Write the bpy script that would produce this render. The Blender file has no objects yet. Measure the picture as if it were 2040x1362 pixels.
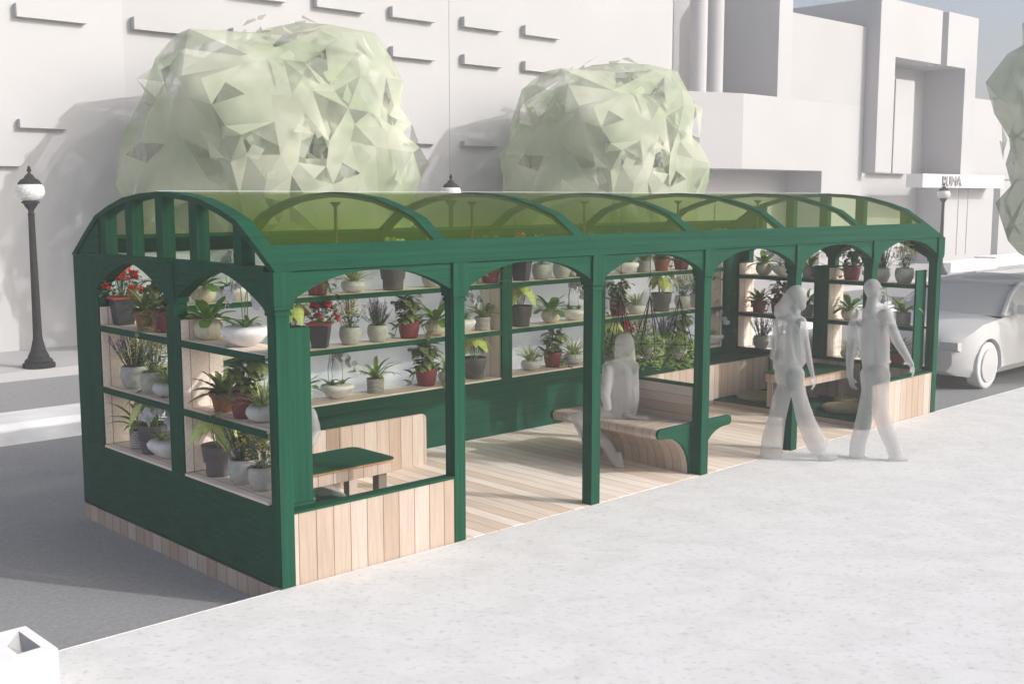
import bpy, bmesh, math, random
from mathutils import Vector, Matrix
random.seed(7)
S = bpy.context.scene
COL = S.collection
PI = math.pi
# ------------------------------------------------------------------ materials
def nt(name):
    m = bpy.data.materials.new(name); m.use_nodes = True
    t = m.node_tree; b = t.nodes['Principled BSDF']
    return m, t, b
def N(t, typ, **kw):
    n = t.nodes.new(typ)
    for k, v in kw.items():
        if hasattr(n, k): setattr(n, k, v)
        else: n.inputs[k].default_value = v
    return n
def coord(t, scale=(1, 1, 1)):
    c = N(t, 'ShaderNodeTexCoord'); mp = N(t, 'ShaderNodeMapping'); mp.inputs['Scale'].default_value = scale
    t.links.new(c.outputs['Object'], mp.inputs[0]); return mp.outputs[0]
def rgb(c): return (c[0], c[1], c[2], 1)
def noise_mat(name, c1, c2, scale=(1, 1, 1), ns=5, detail=4, rough=.85, lo=.35, hi=.65, bump=0, spec=.3, sheen=0):
    m, t, b = nt(name)
    v = coord(t, scale); n = N(t, 'ShaderNodeTexNoise'); n.inputs['Scale'].default_value = ns; n.inputs['Detail'].default_value = detail
    t.links.new(v, n.inputs['Vector'])
    r = N(t, 'ShaderNodeValToRGB'); r.color_ramp.elements[0].position = lo; r.color_ramp.elements[1].position = hi
    r.color_ramp.elements[0].color = rgb(c1); r.color_ramp.elements[1].color = rgb(c2)
    t.links.new(n.outputs['Fac'], r.inputs[0]); t.links.new(r.outputs[0], b.inputs['Base Color'])
    b.inputs['Roughness'].default_value = rough; b.inputs['Specular IOR Level'].default_value = spec
    if bump:
        bp = N(t, 'ShaderNodeBump'); bp.inputs['Strength'].default_value = bump; bp.inputs['Distance'].default_value = .01
        t.links.new(n.outputs['Fac'], bp.inputs['Height']); t.links.new(bp.outputs[0], b.inputs['Normal'])
    return m
def alpha_mat(name, c1, c2, alpha, ns=3, rough=.8, scale=(1, 1, 1)):
    m = noise_mat(name, c1, c2, scale, ns, rough=rough, spec=.1)
    m.node_tree.nodes['Principled BSDF'].inputs['Alpha'].default_value = alpha
    return m
def plank_mat(name, axis, width, grain, base=(.62, .50, .39), off=0.0):
    """boards laid side by side along `axis`, grain running along `grain`"""
    m, t, b = nt(name)
    c = N(t, 'ShaderNodeTexCoord'); sx = N(t, 'ShaderNodeSeparateXYZ'); t.links.new(c.outputs['Object'], sx.inputs[0])
    d = N(t, 'ShaderNodeMath', operation='MULTIPLY_ADD'); t.links.new(sx.outputs[axis], d.inputs[0]); d.inputs[1].default_value = 1 / width; d.inputs[2].default_value = off + 50
    fl = N(t, 'ShaderNodeMath', operation='FLOOR'); t.links.new(d.outputs[0], fl.inputs[0])
    fr = N(t, 'ShaderNodeMath', operation='FRACT'); t.links.new(d.outputs[0], fr.inputs[0])
    wn = N(t, 'ShaderNodeTexWhiteNoise', noise_dimensions='1D'); t.links.new(fl.outputs[0], wn.inputs['W'])
    # grain
    sc = [26, 26, 26]; sc[grain] = 1.6
    mp = N(t, 'ShaderNodeMapping'); mp.inputs['Scale'].default_value = sc; t.links.new(c.outputs['Object'], mp.inputs[0])
    wm = N(t, 'ShaderNodeVectorMath', operation='SCALE'); wm.inputs['Scale'].default_value = 40; t.links.new(wn.outputs['Color'], wm.inputs[0])
    va = N(t, 'ShaderNodeVectorMath', operation='ADD'); t.links.new(mp.outputs[0], va.inputs[0]); t.links.new(wm.outputs[0], va.inputs[1])
    n = N(t, 'ShaderNodeTexNoise'); n.inputs['Scale'].default_value = 1.6; n.inputs['Detail'].default_value = 6; n.inputs['Roughness'].default_value = .65
    t.links.new(va.outputs[0], n.inputs['Vector'])
    r = N(t, 'ShaderNodeValToRGB'); e = r.color_ramp.elements
    e[0].position = 0; e[0].color = rgb([k * f for k, f in zip(base, (.86, .80, .74))]); e[1].position = 1; e[1].color = rgb([min(.95, k * f) for k, f in zip(base, (1.12, 1.17, 1.22))])
    mid = e.new(.5); mid.color = rgb(base)
    t.links.new(wn.outputs['Value'], r.inputs[0])
    g = N(t, 'ShaderNodeMapRange'); g.inputs['From Min'].default_value = .3; g.inputs['From Max'].default_value = .7; g.inputs['To Min'].default_value = .84; g.inputs['To Max'].default_value = 1.08
    t.links.new(n.outputs['Fac'], g.inputs[0])
    # gap between the boards
    pp = N(t, 'ShaderNodeMath', operation='PINGPONG'); pp.inputs[1].default_value = .5; t.links.new(fr.outputs[0], pp.inputs[0])
    gp = N(t, 'ShaderNodeMapRange'); gp.inputs['From Min'].default_value = .012; gp.inputs['From Max'].default_value = .035; gp.inputs['To Min'].default_value = .38; gp.inputs['To Max'].default_value = 1
    t.links.new(pp.outputs[0], gp.inputs[0])
    mu = N(t, 'ShaderNodeMath', operation='MULTIPLY'); t.links.new(g.outputs[0], mu.inputs[0]); t.links.new(gp.outputs[0], mu.inputs[1])
    vm = N(t, 'ShaderNodeVectorMath', operation='SCALE'); t.links.new(r.outputs[0], vm.inputs[0]); t.links.new(mu.outputs[0], vm.inputs['Scale'])
    t.links.new(vm.outputs[0], b.inputs['Base Color'])
    b.inputs['Roughness'].default_value = .75; b.inputs['Specular IOR Level'].default_value = .25
    bp = N(t, 'ShaderNodeBump'); bp.inputs['Strength'].default_value = .25; bp.inputs['Distance'].default_value = .004
    t.links.new(mu.outputs[0], bp.inputs['Height']); t.links.new(bp.outputs[0], b.inputs['Normal'])
    return m
M = {}
G1, G2 = (.0045, .048, .026), (.010, .080, .044)
M['green_h'] = noise_mat('painted_green_beam', G1, G2, (.35, 2, 22), 2.2, 5, .75, .3, .72, spec=.08)
M['green_v'] = noise_mat('painted_green_post', G1, G2, (22, 22, .5), 1.6, 5, .75, .3, .72, spec=.08)
WB = (.475, .39, .325); WD = (.81, .70, .61)
M['deck'] = plank_mat('deck_boards', 0, .14, 1, WD)
M['plank_x'] = plank_mat('upright_boards_along_front', 0, .14, 2, WB)
M['plank_y'] = plank_mat('upright_boards_along_side', 1, .14, 2, WB)
M['plank_z'] = plank_mat('level_boards', 2, .09, 1, WB)
M['plank_shelf'] = plank_mat('shelf_boards', 1, .15, 0, WD)
M['plank_shelf_y'] = plank_mat('shelf_boards_side', 0, .15, 1, WD)
M['concrete'] = noise_mat('pale_concrete', (.60, .60, .60), (.76, .76, .76), (1, 1, 1), 2.2, 8, .9, .3, .62)
def sidewalk_mat():
    m, t, b = nt('pale_stone_paving')
    rot = N(t, 'ShaderNodeMapping'); rot.inputs['Rotation'].default_value = (0, 0, .762); tc = N(t, 'ShaderNodeTexCoord'); t.links.new(tc.outputs['Object'], rot.inputs[0])
    ms = N(t, 'ShaderNodeMapping'); ms.inputs['Scale'].default_value = (.75, 1, 1); t.links.new(rot.outputs[0], ms.inputs[0]); v = ms.outputs[0]
    n = N(t, 'ShaderNodeTexNoise'); n.inputs['Scale'].default_value = 3.2; n.inputs['Detail'].default_value = 9; n.inputs['Roughness'].default_value = .68
    n.inputs['Distortion'].default_value = .8; t.links.new(v, n.inputs['Vector'])
    r = N(t, 'ShaderNodeValToRGB'); e = r.color_ramp.elements; e[0].position = .3; e[0].color = (.63, .63, .625, 1); e[1].position = .58; e[1].color = (.715, .715, .715, 1)
    t.links.new(n.outputs['Fac'], r.inputs[0])
    ms2 = N(t, 'ShaderNodeMapping'); ms2.inputs['Scale'].default_value = (.75, 1, 1); t.links.new(rot.outputs[0], ms2.inputs[0]); v2 = ms2.outputs[0]; n2 = N(t, 'ShaderNodeTexNoise'); n2.inputs['Scale'].default_value = 24; n2.inputs['Detail'].default_value = 7; n2.inputs['Roughness'].default_value = .55
    t.links.new(v2, n2.inputs['Vector'])
    r2 = N(t, 'ShaderNodeValToRGB'); e = r2.color_ramp.elements; e[0].position = .26; e[0].color = (.74, .74, .74, 1); e[1].position = .45; e[1].color = (1, 1, 1, 1)
    t.links.new(n2.outputs['Fac'], r2.inputs[0])
    mx = N(t, 'ShaderNodeVectorMath', operation='MULTIPLY'); t.links.new(r.outputs[0], mx.inputs[0]); t.links.new(r2.outputs[0], mx.inputs[1])
    t.links.new(mx.outputs[0], b.inputs['Base Color']); b.inputs['Roughness'].default_value = .9; b.inputs['Specular IOR Level'].default_value = .2
    return m
M['sidewalk'] = sidewalk_mat()
M['asphalt'] = noise_mat('grey_asphalt', (.25, .253, .26), (.30, .303, .31), (1, 1, 1), 38, 6, .95, .35, .65, bump=.06, spec=.15)
M['wall'] = noise_mat('white_render_wall', (.455, .455, .465), (.475, .475, .485), (1, 1, 1), .4, 3, .95, spec=.1)
M['wall_b'] = noise_mat('bright_white_wall', (.49, .49, .50), (.51, .51, .52), (1, 1, 1), .4, 3, .95, spec=.1)
M['wall_g'] = noise_mat('warm_white_wall', (.43, .43, .435), (.45, .45, .455), (1, 1, 1), .5, 3, .95, spec=.1)
M['roof'] = alpha_mat('yellow_green_roof_glazing', (.07, .12, .008), (.09, .14, .012), .22, 2, .35)
def tint_roof(m):
    t = m.node_tree; b = t.nodes['Principled BSDF']; b.inputs['Alpha'].default_value = 1
    tr = N(t, 'ShaderNodeBsdfTransparent'); tr.inputs[0].default_value = (.89, .93, .80, 1); mx = N(t, 'ShaderNodeMixShader'); mx.inputs[0].default_value = .22
    t.links.new(tr.outputs[0], mx.inputs[1]); t.links.new(b.outputs[0], mx.inputs[2]); t.links.new(mx.outputs[0], t.nodes['Material Output'].inputs[0])
tint_roof(M['roof'])
def mesh_glass():
    m, t, b = nt('diamond_mesh_glazing')
    c = N(t, 'ShaderNodeTexCoord'); s = N(t, 'ShaderNodeSeparateXYZ'); t.links.new(c.outputs['Object'], s.inputs[0])
    outs = []
    for op in ('ADD', 'SUBTRACT'):
        a = N(t, 'ShaderNodeMath', operation=op); t.links.new(s.outputs[0], a.inputs[0]); t.links.new(s.outputs[2], a.inputs[1])
        q = N(t, 'ShaderNodeMath', operation='MULTIPLY_ADD'); t.links.new(a.outputs[0], q.inputs[0]); q.inputs[1].default_value = 1 / .05; q.inputs[2].default_value = 300
        f = N(t, 'ShaderNodeMath', operation='FRACT'); t.links.new(q.outputs[0], f.inputs[0])
        l = N(t, 'ShaderNodeMath', operation='LESS_THAN'); l.inputs[1].default_value = .12; t.links.new(f.outputs[0], l.inputs[0]); outs.append(l)
    mx = N(t, 'ShaderNodeMath', operation='MAXIMUM'); t.links.new(outs[0].outputs[0], mx.inputs[0]); t.links.new(outs[1].outputs[0], mx.inputs[1])
    cr = N(t, 'ShaderNodeMix', data_type='RGBA'); cr.inputs['A'].default_value = (.90, .96, .98, 1); cr.inputs['B'].default_value = (.66, .75, .79, 1)
    t.links.new(mx.outputs[0], cr.inputs['Factor']); t.links.new(cr.outputs['Result'], b.inputs['Base Color'])
    mr = N(t, 'ShaderNodeMapRange'); mr.inputs['To Min'].default_value = .42; mr.inputs['To Max'].default_value = .48; t.links.new(mx.outputs[0], mr.inputs[0])
    tr = N(t, 'ShaderNodeBsdfTransparent'); tl = N(t, 'ShaderNodeBsdfTranslucent'); di = N(t, 'ShaderNodeBsdfDiffuse'); m1 = N(t, 'ShaderNodeMixShader'); m2 = N(t, 'ShaderNodeMixShader')
    t.links.new(cr.outputs['Result'], tl.inputs[0]); t.links.new(cr.outputs['Result'], di.inputs[0]); m1.inputs[0].default_value = .55
    t.links.new(di.outputs[0], m1.inputs[1]); t.links.new(tl.outputs[0], m1.inputs[2]); t.links.new(mr.outputs[0], m2.inputs[0]); t.links.new(tr.outputs[0], m2.inputs[1]); t.links.new(m1.outputs[0], m2.inputs[2])
    t.links.new(m2.outputs[0], t.nodes['Material Output'].inputs[0]); t.nodes.remove(b)
    return m
M['mesh'] = mesh_glass()
M['crown'] = alpha_mat('pale_translucent_leaf_sheets', (.34, .42, .27), (.60, .62, .50), .56, .6)
M['crown_d'] = alpha_mat('soft_green_leaf_sheets', (.26, .36, .21), (.45, .52, .36), .5, .7)
M['crown_g'] = alpha_mat('greyish_leaf_sheets', (.42, .47, .37), (.62, .65, .52), .55, 1.3)
M['bark'] = noise_mat('pale_grey_bark', (.38, .36, .36), (.5, .48, .48), (3, 3, .6), 4)
M['person'] = alpha_mat('translucent_grey_figure', (.47, .47, .475), (.49, .49, .49), .43, 2)
M['iron'] = noise_mat('dark_cast_iron', (.022, .022, .023), (.035, .035, .036), (1, 1, 1), 20, 3, .75, spec=.1)
M['globe'] = noise_mat('frosted_lamp_glass', (.50, .50, .50), (.80, .80, .80), (1, 1, 1), 40, 4, .4, .35, .6)
M['rod'] = noise_mat('brown_metal_rod', (.07, .05, .03), (.10, .07, .04), (1, 1, 1), 9)
M['car'] = noise_mat('white_car_paint', (.54, .54, .54), (.56, .56, .56), (1, 1, 1), 1, 2, .6, spec=.2)
M['car_glass'] = noise_mat('grey_car_glass', (.47, .47, .465), (.49, .49, .485), (1, 1, 1), 1, 2, .9, spec=.05)
M['tyre'] = noise_mat('light_grey_tyre', (.62, .62, .62), (.66, .66, .66), (1, 1, 1), 6)
M['orange'] = noise_mat('orange_table_edge', (.5, .2, .07), (.6, .26, .1), (1, 1, 1), 6)
M['cushion'] = noise_mat('olive_woven_cushion', (.19, .18, .095), (.27, .25, .15), (1, 1, 1), 90, 3, .95, bump=.4)
M['soil'] = noise_mat('dark_potting_soil', (.06, .045, .03), (.12, .09, .06), (1, 1, 1), 60)
M['slate'] = noise_mat('slate_blue_glaze', (.052, .055, .075), (.07, .072, .095), (1, 1, 1), 5, 3, .5)
M['rim_red'] = noise_mat('red_pot_rim', (.5, .06, .05), (.6, .09, .07), (1, 1, 1), 5)
M['pot_grey'] = noise_mat('light_grey_clay', (.36, .36, .335), (.44, .44, .41), (1, 1, 1), 30, 3, .9)
M['pot_maroon'] = noise_mat('maroon_glaze', (.16, .032, .04), (.21, .045, .055), (1, 1, 1), 6, 3, .5)
M['pot_cream'] = noise_mat('cream_ribbed_clay', (.50, .47, .36), (.62, .58, .46), (12, 12, .2), 6, 2, .8, .45, .55)
M['pot_white'] = noise_mat('white_marbled_bowl', (.62, .61, .60), (.78, .77, .76), (1, 1, 1), 9, 3, .5)
M['pot_plain'] = noise_mat('plain_white_bowl', (.52, .52, .53), (.58, .58, .59), (1, 1, 1), 5, 2, .6)
M['pot_dark'] = noise_mat('charcoal_pot', (.095, .09, .09), (.13, .125, .125), (1, 1, 1), 8, 3, .6)
M['terra'] = noise_mat('terracotta', (.24, .09, .05), (.30, .12, .07), (1, 1, 1), 12, 3, .9)
def woven():
    m, t, b = nt('woven_grey_rope')
    v = coord(t); w = N(t, 'ShaderNodeTexWave', bands_direction='Z'); w.inputs['Scale'].default_value = 26; w.inputs['Distortion'].default_value = 2.5; w.inputs['Detail'].default_value = 2; w.inputs['Detail Scale'].default_value = 6
    t.links.new(v, w.inputs['Vector']); r = N(t, 'ShaderNodeValToRGB'); e = r.color_ramp.elements; e[0].color = (.09, .085, .08, 1); e[1].color = (.48, .47, .45, 1); e[0].position = .2; e[1].position = .6
    t.links.new(w.outputs['Fac'], r.inputs[0]); t.links.new(r.outputs[0], b.inputs['Base Color']); b.inputs['Roughness'].default_value = .95
    return m
M['woven'] = woven()
def leafm(name, c1, c2, ns=14, rough=.5):
    if 'leaf' in name: c1 = [min(.6, k * 1.35) for k in c1]; c2 = [min(.6, k * 1.35) for k in c2]
    m = noise_mat(name, c1, c2, (1, 1, 1), ns, 3, rough, .3, .7, spec=.35)
    b = m.node_tree.nodes['Principled BSDF']; b.inputs['Subsurface Weight'].default_value = 0
    return m
M['l_ger'] = leafm('grey_green_small_leaf', (.035, .085, .035), (.08, .14, .07), 30)
M['l_bush'] = leafm('blue_green_leaf', (.05, .10, .055), (.10, .16, .09), 30)
M['l_lav'] = leafm('dark_narrow_leaf', (.03, .06, .03), (.07, .11, .05), 40)
M['l_rub'] = leafm('olive_oval_leaf', (.065, .10, .03), (.16, .21, .08), 12, .4)
M['l_ros'] = leafm('fresh_broad_leaf', (.05, .12, .018), (.11, .20, .035), 14, .45)
M['l_str'] = leafm('arching_strap_leaf', (.08, .14, .02), (.19, .26, .055), 16)
M['l_orc'] = leafm('orchid_strap_leaf', (.05, .11, .025), (.11, .19, .05), 16)
M['l_ele'] = leafm('yellow_green_heart_leaf', (.24, .30, .06), (.38, .42, .13), 16)
M['l_vein'] = leafm('pale_vein', (.50, .54, .26), (.56, .6, .3), 9)
M['l_spi'] = leafm('striped_spider_leaf', (.13, .18, .05), (.36, .40, .18), 45)
M['l_cro'] = leafm('serrated_dark_leaf', (.06, .10, .022), (.15, .19, .06), 20)
M['l_ivy'] = leafm('ivy_leaf', (.13, .20, .035), (.22, .34, .07), 20)
M['red'] = leafm('red_petal', (.55, .012, .008), (.85, .045, .025), 40)
M['yellow'] = leafm('yellow_blossom', (.50, .46, .08), (.66, .60, .18), 40)
M['purple'] = leafm('purple_blossom', (.16, .09, .32), (.34, .25, .56), 60)
M['white_fl'] = leafm('pale_grey_petal', (.36, .36, .40), (.72, .72, .76), 110)
M['block'] = noise_mat('white_painted_concrete', (.84, .84, .84), (.87, .87, .87), (1, 1, 1), 3)
M['sign'] = noise_mat('white_sign_board', (.75, .75, .75), (.77, .77, .77), (1, 1, 1), 3)
M['letter_hollow_shade'] = noise_mat('grey_letters_and_hollow_shade', (.36, .36, .36), (.40, .40, .40), (1, 1, 1), 3)
# ------------------------------------------------------------------ mesh builder
class MB:
    def __init__(s): s.v = []; s.f = []
    def add(s, vs, fs):
        o = len(s.v); s.v += [tuple(v) for v in vs]; s.f += [tuple(i + o for i in f) for f in fs]; return s
    def box(s, a, b):
        x0, y0, z0 = a; x1, y1, z1 = b
        vs = [(x0, y0, z0), (x1, y0, z0), (x1, y1, z0), (x0, y1, z0), (x0, y0, z1), (x1, y0, z1), (x1, y1, z1), (x0, y1, z1)]
        return s.add(vs, [(3, 2, 1, 0), (4, 5, 6, 7), (0, 1, 5, 4), (1, 2, 6, 5), (2, 3, 7, 6), (3, 0, 4, 7)])
    def prism(s, poly, axis, a, b):
        """poly in the two other axes (cyclic order), extruded along axis from a to b"""
        def P(u, w, t): return {0: (t, u, w), 1: (u, t, w), 2: (u, w, t)}[axis]
        n = len(poly); vs = [P(u, w, a) for u, w in poly] + [P(u, w, b) for u, w in poly]
        fs = [tuple(range(n))[::-1], tuple(range(n, 2 * n))] + [(i, (i + 1) % n, n + (i + 1) % n, n + i) for i in range(n)]
        return s.add(vs, fs)
    def strip(s, top, bot, axis, a, b):
        """band between two polylines of the same length (front and back faces as quads), extruded along axis"""
        def P(p, t): return {0: (t, p[0], p[1]), 1: (p[0], t, p[1]), 2: (p[0], p[1], t)}[axis]
        n = len(top); vs = [P(p, a) for p in top] + [P(p, a) for p in bot] + [P(p, b) for p in top] + [P(p, b) for p in bot]
        fs = []
        for i in range(n - 1):
            fs += [(i, i + 1, n + i + 1, n + i), (2 * n + i + 1, 2 * n + i, 3 * n + i, 3 * n + i + 1), (i + 1, i, 2 * n + i, 2 * n + i + 1), (n + i, n + i + 1, 3 * n + i + 1, 3 * n + i)]
        fs += [(0, n, 3 * n, 2 * n), (n - 1, 3 * n - 1, 4 * n - 1, 2 * n - 1)]
        return s.add(vs, fs)
    def lathe(s, prof, c=(0, 0, 0), seg=24, cap=True, sq=False, rot=0):
        vs = []
        for r, z in prof:
            for k in range(seg):
                a = 2 * PI * k / seg + rot; vs.append((c[0] + r * math.cos(a), c[1] + r * math.sin(a), c[2] + z))
        fs = [(j * seg + k, j * seg + (k + 1) % seg, (j + 1) * seg + (k + 1) % seg, (j + 1) * seg + k) for j in range(len(prof) - 1) for k in range(seg)]
        if cap: fs += [tuple(range(seg))[::-1], tuple((len(prof) - 1) * seg + k for k in range(seg))]
        return s.add(vs, fs)
    def tube(s, pts, r, seg=6, r1=None):
        pts = [Vector(p) for p in pts]; n = len(pts); vs = []
        for i, p in enumerate(pts):
            d = (pts[min(i + 1, n - 1)] - pts[max(i - 1, 0)]).normalized()
            u = d.cross(Vector((0, 0, 1)) if abs(d.z) < .95 else Vector((1, 0, 0))).normalized(); w = d.cross(u)
            rr = r if r1 is None else r + (r1 - r) * i / (n - 1)
            vs += [p + u * rr * math.cos(2 * PI * k / seg) + w * rr * math.sin(2 * PI * k / seg) for k in range(seg)]
        fs = [(i * seg + k, i * seg + (k + 1) % seg, (i + 1) * seg + (k + 1) % seg, (i + 1) * seg + k) for i in range(n - 1) for k in range(seg)]
        fs += [tuple(range(seg))[::-1], tuple((n - 1) * seg + k for k in range(seg))]
        return s.add(vs, fs)
    def leaf(s, p, az, el, L, W, droop=.8, shape=(0, .6, 1, .8, 0), fold=.15, n=6, twist=0):
        """leaf blade: base point, heading, starting pitch, length, width, total droop (rad)"""
        p = Vector(p); h = Vector((math.cos(az), math.sin(az), 0)); side0 = Vector((-math.sin(az), math.cos(az), 0))
        q = p.copy(); vs = []
        for i in range(n + 1):
            t = i / n; e = el - droop * t
            d = h * math.cos(e) + Vector((0, 0, math.sin(e))); up = d.cross(side0) * -1
            sd = (side0 * math.cos(twist) + up * math.sin(twist))
            k = t * (len(shape) - 1); j = min(int(k), len(shape) - 2); w = W / 2 * (shape[j] + (shape[j + 1] - shape[j]) * (k - j))
            upv = sd.cross(d).normalized() * -1
            vs += [q + sd * w + upv * (w * fold), q, q - sd * w + upv * (w * fold)]
            q = q + d * (L / n)
        fs = []
        for i in range(n):
            a = 3 * i; fs += [(a, a + 1, a + 4, a + 3), (a + 1, a + 2, a + 5, a + 4)]
        s.add(vs, fs); return q
    def build(s, name, mat, parent=None, smooth=False, base=None, raw=False):
        me = bpy.data.meshes.new(name)
        o_ = Vector(base) if base is not None else (Vector(parent['_b']) if parent is not None and '_b' in parent else Vector())
        me.from_pydata([Vector(v) - o_ for v in s.v], [], s.f); me.validate(); me.update()
        if not raw:
            bm = bmesh.new(); bm.from_mesh(me); bmesh.ops.recalc_face_normals(bm, faces=bm.faces); bm.to_mesh(me); bm.free()
        me.materials.append(mat)
        if smooth: me.shade_smooth() if smooth is True else me.set_sharp_from_angle(angle=smooth) if False else me.shade_smooth()
        if smooth and smooth is not True: me.set_sharp_from_angle(angle=smooth)
        o = bpy.data.objects.new(name, me); COL.objects.link(o)
        if parent is not None: o.parent = parent; o['_b'] = tuple(o_)
        else: o.location = o_
        return o
def tag(o, label=None, cat=None, group=None, kind=None):
    if label: o['label'] = label
    if cat: o['category'] = cat
    if group: o['group'] = group
    if kind: o['kind'] = kind
    return o
def T(name, loc, label, cat, group=None):
    o = bpy.data.objects.new(name, None); COL.objects.link(o); o.location = loc; o['_b'] = tuple(loc); o.empty_display_size = .2
    return tag(o, label, cat, group)
def box(name, a, b, mat, parent=None, bev=0):
    o = MB().box(a, b).build(name, mat, parent)
    if bev:
        bm = bmesh.new(); bm.from_mesh(o.data); bmesh.ops.bevel(bm, geom=list(bm.edges), offset=bev, segments=2, affect='EDGES', profile=.6); bm.to_mesh(o.data); bm.free()
    return o
def arc_pts(x0, x1, z0, z1, n=14, p=2.0, ex=1.0):
    """flattened arch from (x0,z0) up to z1 and down to (x1,z0)"""
    out = []
    for i in range(n + 1):
        u = -1 + 2 * i / n; x = (x0 + x1) / 2 + u * (x1 - x0) / 2
        out.append((x, z0 + (z1 - z0) * (1 - abs(u) ** p) ** ex))
    return out
# ------------------------------------------------------------------ setting
W_, D, H = .104, 3.07, 2.083
XL = 9 + W_
def sheet(name, x0, x1, y0, y1, z, mat):
    o = MB().add([(x0, y0, z), (x1, y0, z), (x1, y1, z), (x0, y1, z)], [(0, 1, 2, 3)]).build(name, mat, raw=True); return tag(o, kind='structure')
sheet('road', -90, 110, -90, 110, -.14, M['asphalt'])
o = MB().box((-40, -40, -.139), (80, -.004, 0)).build('sidewalk', M['sidewalk']); tag(o, kind='structure')
o = MB().box((-40, -.0035, -.138), (-.02, .006, .001)).box((XL + .02, -.0035, -.138), (80, .006, .001)).build('kerb', M['block']); tag(o, kind='structure')
o = MB().prism([(6.385, -.139), (6.62, .06), (7.30, .065), (7.42, -.139)], 0, -40, 80).build('median_strip', M['concrete']); tag(o, kind='structure')
o = MB().box((-40, 10.82, -.139), (80, 40, 0)).build('far_sidewalk', M['wall_g']); tag(o, kind='structure')
# ------------------------------------------------------------------ pavilion
PV = T('garden_pavilion', (0, 0, 0), 'green timber kiosk with arched bays and yellow-green barrel roof on a plank deck', 'pavilion')
box('deck', (0.0, 0.012, -.06), (XL, D, 0), M['deck'], PV)
b = MB().box((XL - .02, .02, -.139), (XL, D - .02, -.062)); b.build('skirting', M['plank_y'], PV)
b = MB().box((.02, .02, -.139), (XL - .02, .04, -.062)); b.build('skirting', M['plank_x'], PV)
# outward plank skirt on the shaded end
MB().box((-.012, 0.0, -.139), (-.0025, D, -.012)).build('end_skirting', M['plank_y'], PV)
def post(x, y, name='post', z0=0.0):
    c = .022; m = MB(); m.box((x, y, z0), (x + W_, y + W_, 1.80))
    # moulded neck under the cap block
    m.box((x - .010, y - .010, 1.80), (x + W_ + .010, y + W_ + .010, 1.825)); m.box((x - .004, y - .004, 1.825), (x + W_ + .004, y + W_ + .004, 1.84))
    m.box((x - .017, y - .017, 1.84), (x + W_ + .017, y + W_ + .017, 1.87))
    m.box((x - c, y - c, 1.87), (x + W_ + c, y + W_ + c, H)); return m.build(name, M['green_v'], PV)
for i in range(7): post(1.5 * i, 0)
for x in (4.5,): MB().box((x, D - W_ - .001, 0), (x + W_, D - .004, H)).build('back_post', M['green_v'], PV)
# front frieze with arched openings (and the same on the back)
for yy, nm in ((0.0, 'arched_frieze'), (D - .08, 'back_frieze')):
    for i in range(6):
        x0 = 1.5 * i + W_ + .022; x1 = 1.5 * (i + 1) - .022
        bot = [(x0, 1.885)] + arc_pts(x0 + .015, x1 - .015, 1.900, 2.066, 20, 2.3) + [(x1, 1.885)]
        top = [(p[0], H + (.0)) for p in bot]
        MB().strip(top, bot, 1, yy, yy + .08).build(nm, M['green_h'], PV)
# roof profile
half = [(-.022, H), (.209, 2.248), (.45, 2.408), (.674, 2.482), (.943, 2.549), (1.236, 2.583), (1.535, 2.597)]
prof = half + [(D - p[0], p[1]) for p in half[:-1]][::-1]
def inset(pr, d):
    out = []
    for i, p in enumerate(pr):
        a = Vector(pr[max(i - 1, 0)]); b_ = Vector(pr[min(i + 1, len(pr) - 1)]); t = (b_ - a).normalized(); n = Vector((t.y, -t.x)); out.append((p[0] + n.x * d, p[1] + n.y * d))
    return out
inn = inset(prof, .04); inn[0] = (.05, H + .002); inn[-1] = (D - .05, H + .002)
for i in range(7):
    x = 1.5 * i - .006
    MB().strip(prof, inn, 0, x, x + W_ + .012).build('arch_rib', M['green_h'], PV)
for i in range(6):                                          # boarded eaves band between the ribs, front and back
    x0, x1 = 1.5 * i + W_ + .0065, 1.5 * (i + 1) - .0065
    for sgn in (0, 1):
        pr = [(-.016, H + .004), (.205, 2.246)]; q = [(.03, H + .004), (.215, 2.215)]
        if sgn: pr = [(D - p[0], p[1]) for p in pr]; q = [(D - p[0], p[1]) for p in q]
        MB().strip(pr, q, 0, x0, x1).build('eaves_board', M['green_h'], PV)
    pr = prof[1:-1]; pr = inset(pr, .006); q = inset(pr, .012)
    MB().strip(pr, q, 0, x0, x1).build('roof_panel', M['roof'], PV)
MB().box((-.006, 1.515, 2.598), (XL + .006, 1.555, 2.604)).build('ridge_cap', M['mesh'], PV)
for i in range(1, 6):
    m = MB(); m.tube([(1.5 * i + .05, 1.535, 2.10), (1.5 * i + .05, 1.535, 2.50)], .013, 8); m.lathe([(.013, 0), (.05, .04)], (1.5 * i + .05, 1.535, 2.475), 8)
    m.build('king_rod', M['rod'], PV)
    MB().tube([(1.5 * i + .05, .08, 2.10), (1.5 * i + .05, D - .08, 2.10)], .011, 8).build('tie_rod', M['rod'], PV)
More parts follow.
